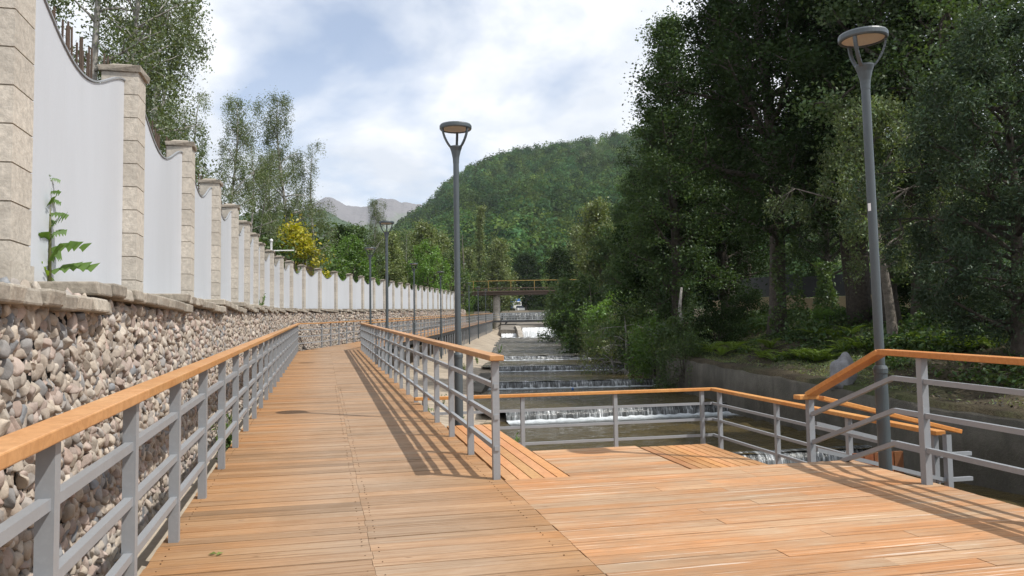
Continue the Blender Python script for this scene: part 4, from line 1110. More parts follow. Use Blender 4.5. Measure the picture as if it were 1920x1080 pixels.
# right bank: tall dark trees
def gz(x, y): return zground(x, y)
RT = [('poplar', 'tall_tree', 1268, 40, 0.99, 'tall feathery tree on the far bank with its left side against the clouds', 'leaf_bank'),
      ('poplar', 'tall_tree', 1365, 42, 1.10, 'second feathery tree, right behind the one against the clouds', None),
      ('elm1', 'tall_tree', 1455, 31, 1.0, 'tall dark tree with an ivied trunk behind the ferns, left of the nearest lamp', None),
      ('elm2', 'tall_tree', 1612, 30, 0.95, 'huge dark tree with a thick leaning trunk just left of the nearest lamp pole', None),
      ('elm1', 'tall_tree', 1668, 27.5, 0.92, 'big dark tree whose thick furrowed trunk stands just right of the nearest lamp pole', None),
      ('elm2', 'tall_tree', 1735, 26, 0.90, 'tall tree with a paler slender trunk between the lamp and the silvery tree', 'leaf_mid'),
      ('elm1', 'tall_tree', 1985, 27, 0.95, 'dark tree at the right edge behind the silvery leaved tree', None),
      ('elm2', 'tall_tree', 1400, 56, 0.72, 'dark tree behind the bank, between the feathery tree and the ivied trunk', None),
      ('elm1', 'tall_tree', 1560, 56, 0.72, 'dark tree far behind the tan wall, left of the lamp pole', None),
      ('elm1', 'tall_tree', 1800, 54, 0.75, 'dark tree behind the tan wall, right of the nearest lamp', None),
      ('elm2', 'tall_tree', 1265, 58, 0.80, 'dark leafy tree at the river edge below the feathery tree', None),
      ('elm1', 'tall_tree', 1190, 66, 0.72, 'rounded green tree upstream, just left of the feathery tree', 'leaf_bank')]
for k, (pk, nm, px, d, sc, lab, mt) in enumerate(RT):
    x = xz(px, d); place_tree(PR_[pk], nm, (x, d, gz(x, d) - 0.1), lab, 'tree', sc, rz=k * 1.7 + 0.4, mat=M[mt] if mt else None)
x = xz(1672, 23); place_tree(PR_['willow'], 'willow_tree', (x, 23, gz(x, 23)), 'pale drooping willow like tree behind the nearest lamp pole', 'tree', 0.98, 0.3)
x = xz(1905, 17.5); place_tree(PR_['silver'], 'silvery_tree', (x, 17.5, gz(x, 17.5) - 0.1), 'silvery narrow leaved tree at the right edge above the river wall', 'tree', 0.84, 1.2)
x = xz(1450, 30.8)
# upstream right bank
UP = [('drybush', 1165, 41, 0.95, 'scrubby drooping tree with bare grey twigs leaning over the river bushes', None, 'scrub_tree'),
      ('mid3', 1235, 44, 0.75, 'round dark green tree behind the twiggy scrub tree', 'leaf_dark', 'bank_tree'),
      ('mid3', 1110, 60, 0.80, 'leafy tree overhanging the water between the twiggy tree and footbridge', 'leaf_bank', 'bank_tree'),
      ('mid1', 1060, 84, 0.72, 'green tree beside the right end of the footbridge', None, 'bank_tree'),
      ('mid2', 1130, 82, 0.98, 'olive tree rising behind the overhanging leafy tree', None, 'bank_tree'),
      ('mid3', 1195, 78, 1.05, 'broad green tree below the feathery tall tree, over the bushes', 'leaf_bank', 'bank_tree'),
      ('mid1', 1050, 128, 0.95, 'green tree hanging over the right end of the big bridge', 'leaf_dark', 'bank_tree'),
      ('mid2', 1045, 176, 1.0, 'olive tree behind the middle of the bridge with yellow rail', None, 'bank_tree'),
      ('mid2', 1085, 150, 1.25, 'tall olive tree behind the right part of the bridge', None, 'bank_tree')]
for k, (pk, px, d, sc, lab, mt, nm) in enumerate(UP):
    x = xz(px, d); place_tree(PR_[pk], nm, (x, d, gz(x, d) - 0.2), lab, 'tree', sc, rz=k * 2.1, mat=M[mt] if mt else None)
# bushes along the right wall
BB = [(1285, 33.5, 1.0, 'bush1'), (1232, 35.5, 1.15, 'bush2'), (1262, 31, 0.85, 'bush2'), (1205, 41, 1.25, 'bush1'), (1172, 45, 1.35, 'bush2'), (1140, 50, 1.45, 'bush1'), (1118, 55, 1.5, 'bush2'), (1098, 62, 1.7, 'bush1'),
      (1078, 71, 1.8, 'bush2'), (1063, 82, 1.9, 'bush1'), (1052, 96, 2.0, 'bush2'), (1055, 108, 2.2, 'bush1')]
BL = ['dark bush spilling over the near end of the planted river wall', 'drooping bush hanging over the wall at the third cascade', 'low drooping bush on the wall top, first from the bare concrete wall',
      'round bush on the wall beside the fourth cascade', 'drooping bush over the wall just past the fourth cascade', 'round bush at the fifth cascade', 'drooping bush just past the fifth cascade', 'large round bush leaning over the rough water',
      'large drooping bush over the rough water, halfway to the weir', 'tall round bush nearer the white weir', 'tall drooping bush at the foot of the white weir', 'biggest bush by the right end of the footbridge']
for k, ((px, d, sc, pk), lab) in enumerate(zip(BB, BL)):
    x = max(xz(px, d), WR(d) + (0.25 if d < 75 else 1.3)); place_tree(PR_[pk], 'river_bush', (x - 0.15, d, ZWT(d) - 0.6), lab, 'bush', sc, k * 1.3, 'bushes along the river wall', mat=M['leaf_bright'] if k in (1, 5, 8, 9) else None)
for k, (px, d, sc, lab) in enumerate([(1345, 33, 0.75, 'small dark shrub on the bank left of the ivied trunk'), (1400, 36, 0.8, 'dull shrub in front of the far tan wall opening'), (1540, 30.5, 0.38, 'bright green shrub under the tan wall left of the lamp'),
                                      (1820, 22, 0.8, 'grey green shrub under the silvery tree'), (1720, 28, 0.8, 'dull shrub at the foot of the pale slender trunk')]):
    x = xz(px, d); place_tree(PR_['bush1'], 'bank_shrub', (x, d, gz(x, d) - 0.1), lab, 'shrub', sc, k * 1.1 + .2, mat=M['leaf_bright'] if k == 2 else M['leaf_dark'])
# ivy on the trunks
def ivy(x, y, z0, h, rad, lab, seed, n=2600):
    g = np.random.default_rng(seed); a = g.uniform(0, 6.28, n); zz = g.random(n) ** 1.3 * h
    rr = rad * (1.15 - 0.55 * zz / h) + np.abs(g.normal(size=n)) * 0.10 + 0.12 * np.sin(zz * 3 + a * 2)
    C = np.stack([np.cos(a) * rr, np.sin(a) * rr, zz], 1); V, F = leaf_quads(C, 0.13, g, 0.3)
    o = link('ivy', fast_mesh('ivy', V, F, M['leaf_mid'], leaf_tint(n, g, 0.6, 1.4)), None, (x, y, z0)); return tag(o, lab, 'ivy')
x = xz(1480, 30.4); ivy(x, 30.4, gz(x, 30.4), 4.2, 0.46, 'bright ivy climbing the dark trunk left of the nearest lamp', 5)
x = xz(1548, 34); ivy(x, 34, gz(x, 34), 2.7, 0.28, 'ivy covered stump in front of the tan wall', 6)
x = xz(1706, 26.6); ivy(x, 26.6, gz(x, 26.6) + 1.6, 2.6, 0.35, 'ivy patch on the paler trunk right of the nearest lamp', 8, 1500)
# ferns
def fern_mesh(seed, n_fr=13, L=0.85):
    g = np.random.default_rng(seed); V, F, T = [], [], []
    for k in range(n_fr):
        az = k * 2.4 + g.uniform(-.3, .3); el = g.uniform(0.5, 1.25); l = L * g.uniform(0.7, 1.1); col = g.uniform(0.75, 1.25)
        pts = []
        for t in np.linspace(0, 1, 12):
            r_ = l * t * math.cos(el) + l * 0.25 * t * t; z = l * (t * math.sin(el) - 0.55 * t * t * math.sin(el)); pts.append(np.array((r_ * math.cos(az), r_ * math.sin(az), z)))
        sdv = np.array((-math.sin(az), math.cos(az), 0))
        for i in range(1, 12):
            w = l * 0.17 * math.sin(math.pi * (0.12 + 0.86 * i / 12)) ** 0.8; d = pts[i] - pts[i - 1]
            for s_ in (1, -1):
                b = len(V); o = pts[i]; tip = o + sdv * s_ * w + d * 0.5 - np.array((0, 0, 0.12 * w))
                V += [o - d * 0.45, o + sdv * s_ * w * 0.5 - d * 0.25, tip, o + sdv * s_ * w * 0.5 + d * 0.55]; F.append((b, b + 1, b + 2, b + 3)); T.append((col, col, col * 0.9))
    return fast_mesh('fern', np.array(V), np.array(F), M['fern'], np.array(T))
FM = [fern_mesh(1), fern_mesh(2, 15, 1.0), fern_mesh(3, 11, 0.75)]
FP = [(1740, 21.5, 1.25), (1778, 21.0, 1.15), (1712, 22.5, 1.0), (1500, 25, 1.0), (1525, 24.5, 1.1), (1552, 24, 1.0), (1580, 24.5, 1.05), (1610, 24, 1.0), (1450, 26.5, 1.0), (1425, 27.5, 1.0), (1330, 31, 1.1), (1310, 32, 1.1), (1350, 30, 1.0), (1372, 30.5, 0.9), (1475, 25.5, 0.95), (1635, 23.5, 0.9), (1295, 33.5, 1.0), (1400, 29, 0.9), (1860, 19.5, 1.0), (1815, 20.5, 1.0), (1660, 24, 0.9), (1565, 26.5, 1.0), (1535, 27, 1.0), (1595, 26, 1.1), (1440, 28.5, 1.1)]
FL = ['bright yellow green fern right of the nearest lamp, largest of its pair', 'yellow green fern nearest the silvery tree', 'small fern just right of the nearest lamp pole']
for k, (px, d, sc) in enumerate(FP):
    x = xz(px, d); o = link('fern', FM[k % 3], None, (x, d, gz(x, d) + 0.02), k * 1.9); o.scale = (sc,) * 3
    tag(o, FL[k] if k < 3 else 'green fern in the shade under the silvery tree' if px > 1800 else 'green fern close to the left of the furrowed trunk by the lamp pole' if px > 1650 else ('green fern in the dark row in front of the tall trunks left of the lamp' if px > 1400 else 'green fern on the shaded bank behind the river bushes'), 'fern', 'ferns on the far bank' if k < 3 or px > 1650 else ('ferns in front of the trunks' if px > 1400 else 'ferns behind the river bushes'))
# ground cover and dry grass on the bank
def scatter(name, n, xr, yr, size, mat, seed, cond=None, lo=0.5, hi=1.2, up=1.2, h=0.06, slim=0.6, droop=0.0):
    g = np.random.default_rng(seed); C = []
    while len(C) < n:
        y = g.uniform(*yr); x = WR(y) + 0.5 + (g.random() ** 1.2) * (xr[1] - xr[0]) + xr[0]
        if cond is None or cond(x, y, g): C.append((x, y, gz(x, y) + h * g.random() + 0.01))
    C = np.array(C); V, F = leaf_quads(C, size, g, droop, up, slim)
    return tag(link(name, fast_mesh(name, V, F, mat, leaf_tint(n, g, lo, hi, 0.2))), None or 'low leafy ground cover over the shaded far bank', 'ground cover', kind='stuff')
cl = lambda x, y, g: (math.sin(x * 1.7 + y * 0.9) + math.sin(y * 1.3 - x * 0.7) + g.normal() * 0.6) > 0.5
scatter('ground_cover', 22000, (1.2, 10.0), (9, 42), 0.13, M['leaf_mid'], 91, cl, 0.6, 1.3, 1.5, 0.2)
o = scatter('undergrowth', 34000, (2.5, 13.0), (12, 46), 0.14, M['leaf_bank'], 94, lambda x, y, g: (math.sin(x * 0.8 + y * 0.5) + math.sin(y * 0.9 - x * 0.5) + g.normal() * 0.45) > 0.55, 0.6, 1.5, 0.4, 0.6); o['label'] = 'dark tangled undergrowth between the trunks on the far bank'; o['category'] = 'undergrowth'
o = scatter('dry_grass', 24000, (0.0, 7.0), (8, 40), 0.11, M['leaf_olive'], 92, lambda x, y, g: (math.sin(x * 0.9 - y * 0.6) + g.normal() * 0.8) > 0.1, 0.6, 1.5, 0.1, 0.05, 0.14); o['label'] = 'dry straw and short grass on the sloping far bank'; o['category'] = 'grass'
o = scatter('fallen_leaves', 9000, (0.0, 12.0), (8, 45), 0.07, M['bark'], 93, None, 0.8, 2.2, 2.0, 0.01); o['label'] = 'brown fallen leaves on the soil of the far bank'; o['category'] = 'leaf litter'

# left side: birches behind the panel fence
LT = [('birch1', 205, 20, 0.0, 1.10, 'leafy birch over the first white panel, cut by the top edge'), ('birch2', 165, 16, 0, 0.95, 'birch nearest the camera behind the pickets'),
      ('birch2', 258, 22, 0, 0.98, 'leafy birch rising just right of the first white panel'), ('birch1', 306, 24, 0, 0.84, 'slim birch behind the second pillar of the fence'), ('birch2', 378, 29, 0, 0.76, 'low birch between the slim one and the darker ones'),
      ('birch1', 412, 31, 0, 0.80, 'birch with a pointed top above the fourth pillar'), ('birch2', 462, 36, 0, 0.74, 'dense birch between the pointed one and the tall one'),
      ('birch1', 548, 42, 0, 1.08, 'tallest drooping birch standing alone against the clouds'), ('birch2', 590, 46, 0, 0.92, 'drooping birch just right of the tallest one'), ('birch2', 515, 45, 0, 0.86, 'birch just left of the tallest one')]
for k, (pk, px, d, _, sc, lab) in enumerate(LT):
    x = xz(px, d); place_tree(PR_[pk], 'birch_tree', (x, d, ZCOP(d) - 0.2), lab, 'tree', sc, k * 1.37 + 0.5)
for k, (px, d, sc, lab, mt) in enumerate([(325, 25, -0.42, 'tall light green bush between the second and third pillars', 'leaf_bright'), (420, 39, 1.7, 'dark bush under the pointed birch', 'leaf_mid'), (392, 27, -0.34, 'light green bush behind the third pillar', 'leaf_bright'), (458, 36, 1.6, 'dark bush behind the fence under the dense birch', 'leaf_mid'), (490, 44, 2.2, 'dark bush left of the yellow maple', 'leaf_mid'),
                                          (600, 56, 1.8, 'green bush right of the yellow maple', 'leaf_bright'), (640, 62, 2.0, 'dark green bush behind the curving fence', 'leaf_mid'), (540, 52, 2.6, 'dark bush behind the yellow maple', 'leaf_mid')]):
    x = xz(px, d); place_tree(PR_['bush1' if sc > 0 else 'mid3'], 'fence_bush', (x, d, ZCOP(d) - 0.2), lab, 'bush', abs(sc), k, mat=M[mt])
x = xz(557, 41.0) ; place_tree(PR_['maple'], 'yellow_maple', (x, 41.0, ZCOP(41) - 0.2), 'small yellow leaved maple rising over the white fence', 'tree', 1.16, 0.6)
MT = [('mid1', 640, 66, 0.58, 'dark tree behind the curving fence, left of the lamp at the turn', 'leaf_dark'), ('birch1', 690, 74, 0.98, 'tall pale stemmed birch with twiggy top in front of the mountains', None), ('mid1', 668, 70, 0.62, 'dark tree under the twiggy birch', None),
      ('mid3', 650, 58, 0.55, 'low bright tree over the fence between the two lamps', 'leaf_bright'), ('mid2', 735, 84, 0.65, 'olive tree just right of the second lamp head', None), ('mid1', 712, 88, 0.70, 'dark tree behind the second lamp', 'leaf_dark'),
      ('birch2', 765, 92, 0.85, 'pale birch right of the second lamp', None), ('mid2', 790, 98, 0.9, 'olive tree above the middle of the far fence', None), ('mid3', 800, 86, 0.72, 'bright low tree over the far fence', 'leaf_bright'),
      ('mid2', 828, 108, 0.95, 'olive tree left of the big lamp pole', None), ('mid1', 815, 120, 1.05, 'round tree behind the olive one left of the big pole', None), ('mid3', 838, 96, 0.7, 'low tree at the far end of the white fence', None),
      ('mid2', 880, 176, 1.2, 'olive tree between the dead trunk and the poplar', None), ('mid2', 935, 158, 1.22, 'broad olive tree right of the columnar poplar', None), ('mid3', 915, 168, 1.1, 'green tree behind the bridge under the poplar', 'leaf_mid'),
      ('mid1', 985, 205, 1.3, 'dark tree behind the bridge right of the poplar', 'leaf_dark'), ('mid3', 862, 165, 1.0, 'green tree at the left end of the bridge', 'leaf_bright'), ('mid2', 770, 130, 1.15, 'far olive tree rising between the lamps', None), ('mid1', 745, 120, 1.1, 'far dark tree behind the second lamp', None)]
for k, (pk, px, d, sc, lab, mt) in enumerate(MT):
    x = xz(px, d); z = ZCOP(d) - 0.2 if d < 96 and px < 845 else gz(x, d) - 0.2
    place_tree(PR_[pk], 'valley_tree', (x, d, z), lab, 'tree', sc, k * 0.77 + 0.3, mat=M[mt] if mt else None)
x = xz(901, 168); place_tree(PR_['column'], 'columnar_poplar', (x, 168, gz(x, 168)), 'narrow columnar poplar behind the bridge in front of the green hill', 'tree', 1.2, 0, mat=M['leaf_olive'])
x = xz(815, 152); place_tree(PR_['column'], 'columnar_poplar', (x, 152, gz(x, 152)), 'shorter columnar tree left of the big lamp pole', 'tree', 0.86, 2)
x = xz(866, 160); place_tree(PR_['dead'], 'dead_tree', (x, 160, gz(x, 160)), 'bare dead trunk standing left of the columnar poplar', 'tree', 1.1, 1)
x = xz(1276, 37); 
b = MB(); b.tube([(0, 0, -0.2), (0.05, 0, 1.0), (-0.04, 0.1, 1.9), (0.06, 0, 2.9)], [0.09, 0.08, 0.075, 0.05], 8)
tag(b.build('pale_trunk', M['birchbark'], None, (x, 37, gz(x, 37)), smooth=True), 'single pale birch trunk lit up on the dark far bank', 'tree trunk')

# small plants
def thistle(seed, H):
    g = np.random.default_rng(seed); b = MB(); b.tube([(0, 0, 0), (0.02, 0, H * .5), (0.05, 0.01, H)], [0.012, 0.009, 0.004], 6, (1.2, 1, 0.9))
    stem = b.mesh('stem', M['leaf_olive'], True)
    V, F, T = [], [], []
    for k in range(24):
        t = 0.06 + 0.92 * k / 23; az = k * 2.4; L = H * (0.27 * (1 - t) + 0.08) * (0.75 + 0.5 * ((k * 7) % 5) / 4); c = (2.6, 2.2, 0.9) if k < 2 else (1, 1, 1)
        d = np.array((math.cos(az), math.sin(az), 0.35)); d /= np.linalg.norm(d); d = d + np.array((0, 0, g.uniform(-0.2, 0.5))); d /= np.linalg.norm(d); sd = np.array((-math.sin(az) * g.uniform(0.3, 0.9), math.cos(az) * g.uniform(0.3, 0.9), 0.8)); sd /= np.linalg.norm(sd)
        o = np.array((0.05 * t, 0, H * t))
        for i in range(5):
            f0 = 0.06 + i / 5.0 + g.uniform(-.03, .03); p = o + d * L * f0 - np.array((0, 0, L * 0.35 * f0 * f0)); w = min(L, 0.13) * 0.42 * (1 - abs(f0 - 0.6) * 0.9) * g.uniform(0.7, 1.2)
            for s_ in (1, -1):
                bI = len(V); V += [p - d * L * 0.08, p + sd * s_ * w * 0.45 - d * L * 0.01, p + sd * s_ * w + d * L * 0.05 - np.array((0, 0, .01)), p + d * L * 0.30]; F.append((bI, bI + 1, bI + 2, bI + 3)); T.append(c)
    return stem, fast_mesh('leaves', np.array(V), np.array(F), M['leaf_bright'], np.array(T))
st_, lf_ = thistle(4, 0.72)
yv = 5.0; x = FF(yv) + 0.05
r = empty('thistle', (x, yv, ZCOP(5.7) + 0.01), 'tall jagged leaved thistle growing from the coping against the first white panel', 'plant'); link('stem', st_, r); link('leaves', lf_, r); r.rotation_euler = (0.0, 0.0, 2.2)
def weed(seed, H, n, mat):
    g = np.random.default_rng(seed); b = MB(); C = []
    for k in range(5):
        a = g.uniform(0, 6.28); e = np.array((math.cos(a) * H * 0.25, math.sin(a) * H * 0.25, H * g.uniform(0.6, 1))); b.tube([(0, 0, -0.02), e * 0.5 + (0, 0, 0.05), e], [0.006, 0.005, 0.003], 4)
        for t in g.random(n // 5): C.append(e * t + g.normal(size=3) * 0.04 * H)
    V, F = leaf_quads(np.array(C), 0.09 * min(1.2, H + 0.3), g, -0.2, 0.3, 0.35)
    return b.mesh('stem', M['leaf_olive'], True), fast_mesh('leaves', V, F, mat, leaf_tint(len(C), g, 0.7, 1.4))
W1, W2 = weed(1, 0.5, 90, M['leaf_bright']), weed(2, 0.42, 60, M['leaf_olive'])
def bank_z(x, y):
    e = RX(y); w = WL(y); zd = zdeck(y * 0.973 - e * 0.232) if y < 30.8 else zwalk2(y)
    zt = zd - ZDROP(y); zw = ZPOOL(y) - 0.15
    t = (x - e + 0.2) / (w + 0.25 - e + 0.2); return zt + (zw - 0.06 - zt) * t
WP = [(958, 17.5, W1, 'bright green weed at the waterline below the front terrace rail'), (868, 19.5, W1, 'leafy weed on the bank behind the big lamp pole'), (808, 22, W1, 'low green weed on the bank left of the lamp pole'), (892, 15.5, W2, 'tall dry weed on the concrete bank near the slatted strip'),
      (828, 27, W2, 'dry weed in the middle of the concrete bank'), (845, 33, W2, 'dry weed higher up the concrete bank'), (935, 62, W1, 'dark green tuft at the water edge near the weir'), (880, 46, W1, 'weed growing under the far boardwalk posts'), (893, 50, W1, 'weed under the far posts nearer the footbridge'), (868, 42, W2, 'dry weed under the far posts by the pole')]
for k, (px, d, w_, lab) in enumerate(WP):
    x = xz(px, d); r = empty('weed', (x, d, bank_z(x, d)), lab, 'weed', 'weeds on the concrete bank', k); r.scale = ((1.6,) * 3 if d > 40 else (1,) * 3); link('stem', w_[0], r); link('leaves', w_[1], r)
for k, (yv, lab, sc) in enumerate([(3.7, 'small green weed at the foot of the cobble wall near the camera', 0.7), (8.6, 'green weed between the left railing and the cobble wall', 1.0), (9.4, 'second green weed behind the left railing, farther along', 1.0)]):
    x = FF(yv) + 0.30 + 0.42; r = empty('wall_weed', (x, yv, SLOPE * yv - 0.16), lab, 'weed', None, k); r.scale = (sc,) * 3; link('stem', W1[0], r); link('leaves', W1[1], r)
x = FF(24.2) + 0.1; r = empty('coping_weed', (x, 24.2, ZCOP(24.7) - 0.02), 'leafy weed growing on the coping far along the fence', 'weed'); r.scale = (0.95,) * 3; link('stem', W1[0], r); link('leaves', W1[1], r)
# a few leaves on the deck
for k, (px, py, lab) in enumerate([(398, 1022, 'pale fallen leaf on the boardwalk, left one of a close pair'), (412, 1019, 'fallen leaf with a dark curled edge on the near boardwalk')]):
    p = at(px, py, 4.78); V = np.array([(-.025, 0, 0), (0, -.014, .008), (.03, .004, .003), (0.002, .018, .012)]); 
    o = link('fallen_leaf', fast_mesh('fallen_leaf', V, np.array([(0, 1, 2, 3)]), M['leaf_pale'], np.array([(1.6, 1.6, 1.0)])), None, (p[0], p[1], SLOPE * (0.973 * p[1] - .232 * p[0]) + 0.004), k); tag(o, lab, 'leaf')
# ------------------------------------------------------------------ hills and mountains
def hill_profile():
    P = [(400, 640), (560, 610), (640, 545), (700, 475), (760, 412), (800, 388), (850, 338), (900, 308), (950, 289), (1000, 276), (1060, 269), (1120, 258), (1190, 246), (1300, 234), (1500, 250), (1700, 290), (1900, 320), (2400, 380)]
    return [p for p, q in P], [q for p, q in P]
HPX, HPY = hill_profile()
def hill_z(px, r):
    y = ip(px, HPX, HPY); R1 = 850.0
    zr = EYE + (631 - 0.016 * (px - 960) - y) * R1 / FPX - 5
    t = (r - 230) / (R1 - 230); base = 7.0
    bump = 3.0 * 1.5 * math.sin(px * 0.031 + r * 0.009) * math.sin(r * 0.02 - px * 0.012) * min(1, max(0, t * 3)) * (1 if t < 0.9 else 0.3)
    if t <= 1: return base + (zr - base) * (0.75 * t + 0.25 * t * t) + bump
    return zr - (r - R1) * 0.25
V, F = [], []
pxs = np.linspace(380, 2400, 110); rs = np.concatenate([np.linspace(222, 850, 48), np.linspace(880, 1400, 8)])
for px in pxs:
    for r_ in rs: V.append((xz(px, 1) * r_, r_, hill_z(px, r_) - (3 if r_ < 230 else 0)))
n = len(rs)
F = [(i * n + j, (i + 1) * n + j, (i + 1) * n + j + 1, i * n + j + 1) for i in range(len(pxs) - 1) for j in range(n - 1)]
hm = NT('hill_grass'); g_ = hm.geo(); hm.pbr(hm.mix((0.055, 0.085, 0.03), (0.10, 0.12, 0.05), hm.ramp(hm.tex(0.03, g_, 6), [(0.45, 0), (0.6, 1)])), 0.95, None, 0, 0.1)
struct(link('hill', fast_mesh('hill', V, F, hm.m, None, True)))
def hill_forest():
    g = np.random.default_rng(77); cen, rad = [], []
    while len(cen) < 7600:
        px = g.uniform(560, 1990); r_ = g.uniform(232 ** 1.35, 868 ** 1.35) ** (1 / 1.35)
        if px > 1330 and g.random() < 0.72: continue
        t = (r_ - 230) / 620
        s_ = math.sin(px * 0.017 + r_ * 0.01) + math.sin(px * 0.041 - r_ * 0.016) + 0.6 * g.normal()
        if t > 0.72 and s_ > 1.5: continue
        cen.append((xz(px, 1) * r_, r_, hill_z(px, r_))); rad.append(g.uniform(2.3, 3.9) if g.random() < 0.7 else g.uniform(3.8, 5.2))
    cen, rad = np.array(cen), np.array(rad); n = len(cen); m = 110
    d = g.normal(size=(n, m, 3)); d[..., 2] = np.abs(d[..., 2]) * 1.1 - 0.3; d /= np.linalg.norm(d, axis=2, keepdims=True)
    lump = 1 + 0.22 * np.sin(d[..., 0] * 5 + cen[:, 0:1]) * np.sin(d[..., 1] * 5 + cen[:, 1:2]) + 0.16 * g.normal(size=(n, m))
    C = cen[:, None] + d * rad[:, None, None] * lump[..., None] * np.array((1, 1, 1.35)) + np.array((0, 0, 1)) * rad[:, None, None] * 1.25
    # leaf-clump quads facing roughly outward
    ax = np.cross(d, g.normal(size=(n, m, 3))); ax /= np.linalg.norm(ax, axis=2, keepdims=True)
    nrm = d + 0.55 * g.normal(size=(n, m, 3)); sd = np.cross(nrm, ax); sd /= np.linalg.norm(sd, axis=2, keepdims=True)
    s = (rad[:, None] * g.uniform(0.11, 0.24, (n, m)))[..., None]
    V = np.stack([C - ax * s, C + sd * s * 0.8, C + ax * s, C - sd * s * 0.8], 2).reshape(-1, 3)
    k = g.choice([0.5, 0.7, 0.95, 1.2, 1.5], n, p=[.2, .25, .25, .2, .1]) * g.uniform(0.85, 1.15, n); w = g.uniform(-0.2, 0.28, n); zone = 0.5 + 0.5 * np.sin(cen[:, 0] * 0.045 + cen[:, 1] * 0.02)
    k = k * (0.8 + 0.4 * zone)
    T = np.repeat(np.stack([k * (1 + w), k, k * (1 - w)], 1), m, 0) * g.uniform(0.8, 1.2, (n * m, 1))
    o = link('hill_forest', fast_mesh('hill_forest', V, np.arange(4 * n * m).reshape(-1, 4), M['leaf_hill'], T))
    return tag(o, 'dense green forest covering the hillside across the valley', 'forest', kind='stuff')
hill_forest()
def ridge(name, prof, dist, depth, mat, jag, seed, base_y=640):
    g = np.random.default_rng(seed); xs_ = np.linspace(prof[0][0], prof[-1][0], 160); V = []
    nv = 30
    ph = g.uniform(0, 6.28, 12)
    for i, px in enumerate(xs_):
        y = ip(px, [p[0] for p in prof], [p[1] for p in prof])
        zt = EYE + (631 - y) * dist / FPX
        for j in range(nv + 1):
            t = j / nv
            nz = sum(math.sin(px * 0.05 * (1.7 ** k) + ph[k] + t * 3 * (1.5 ** k) * math.sin(k + 1)) / 1.6 ** k for k in range(7))
            dd = dist - depth * (1 - t) + jag * 2.0 * nz * (1 - t) * 1.2
            z = zt * (t ** 1.15) + jag * nz * min(1, 1.15 - t) * (0.4 + t)
            V.append((xz(px, 1) * dd, dd, z))
    n = nv + 1
    F = [(i * n + j, (i + 1) * n + j, (i + 1) * n + j + 1, i * n + j + 1) for i in range(len(xs_) - 1) for j in range(nv)]
    return struct(link(name, fast_mesh(name, V, F, mat, None, True)))
rm_ = NT('far_rock'); g_ = rm_.geo(); s_ = rm_.n('ShaderNodeSeparateXYZ'); rm_.l(g_, s_.inputs[0])
nz = rm_.tex(0.004, g_, 9, 0.62)
hgt = rm_.math('ADD', rm_.math('MULTIPLY', s_.outputs['Z'], 1 / 900.0), rm_.math('MULTIPLY', nz, 0.5))
rm_.pbr(rm_.mix((0.10, 0.15, 0.06), rm_.mix((0.22, 0.205, 0.205), (0.13, 0.125, 0.13), nz), rm_.ramp(hgt, [(0.72, 0), (0.80, 1)])), 0.95, rm_.bump(nz, 1.0, 60), 0, 0.1)
gm_ = NT('far_forest'); g_ = gm_.geo(); nz = gm_.tex(0.012, g_, 8, 0.7)
gm_.pbr(gm_.mix((0.035, 0.06, 0.03), (0.07, 0.11, 0.045), nz), 0.95, gm_.bump(nz, 1.0, 25), 0, 0.1)
ridge('mountain', [(380, 420), (470, 400), (560, 385), (605, 366), (620, 365), (640, 372), (660, 378), (690, 382), (705, 370), (722, 367), (738, 368), (752, 376), (770, 375), (790, 377), (820, 392), (900, 420), (1000, 440)], 3600, 1500, rm_.m, 22, 3)
ridge('mountain', [(380, 400), (500, 392), (590, 384), (625, 396), (650, 410), (690, 425), (740, 440), (800, 470)], 2000, 900, gm_.m, 9, 4)
ridge('mountain', [(1250, 300), (1450, 262), (1650, 255), (1800, 262), (2000, 280), (2300, 330)], 2300, 900, gm_.m, 10, 6)

# ------------------------------------------------------------------ far bank wall, boulder, bridges, far things
def seg_wall():
    r = empty('garden_wall', (xz(1340, 47), 47, 0), 'low tan block wall with dark railings behind the tall trees', 'wall'); o_ = np.array(r.location)
    b, d, f = MB(), MB(), MB()
    P = [(xz(1335, 50), 50), (xz(1500, 44), 44), (xz(1640, 41), 41), (xz(1800, 38), 38), (xz(1990, 35), 35)]
    for (x0, y0), (x1, y1) in zip(P[:-1], P[1:]):
        z0 = min(gz(x0, y0), gz(x1, y1)) - 0.3; L = math.hypot(x1 - x0, y1 - y0); n = int(L / 2.2)
        zt = EYE + (622 - 557) * ((y0 + y1) / 2) / FPX
        dx, dy = (x1 - x0) / n, (y1 - y0) / n
        for k in range(n):
            g = random.uniform(0.85, 1.1); b.bar((x0 + dx * k + dx * .01 - o_[0], y0 + dy * k - o_[1], (z0 + zt) / 2), (x0 + dx * (k + .985) - o_[0], y0 + dy * (k + .985) - o_[1], (z0 + zt) / 2), 0.2, zt - z0, (g, g, g * .96))
            f.bar((x0 + dx * k - o_[0], y0 + dy * k - o_[1], zt + 0.6), (x0 + dx * (k + 1) - o_[0], y0 + dy * (k + 1) - o_[1], zt + 0.6), 0.03, 1.15)
    b.build('wall_block', M['tanwall'], r); f.build('railing_panel', M['darksteel'], r)
seg_wall()
b = MB()
def bould(u, v):
    th, ph = u * 2 * math.pi, v * math.pi; d = np.array((math.sin(ph) * math.cos(th), math.sin(ph) * math.sin(th), math.cos(ph)))
    k = 1 + 0.12 * math.sin(d[0] * 5 + 1) * math.cos(d[1] * 4) + 0.08 * math.sin(d[2] * 7 + d[0] * 3)
    return (0.29 * d[0] * k + 0.09 * d[2], 0.28 * d[1] * k, 0.48 * d[2] * k)
b.grid(bould, 28, 16); x = xz(1574, 19.5)
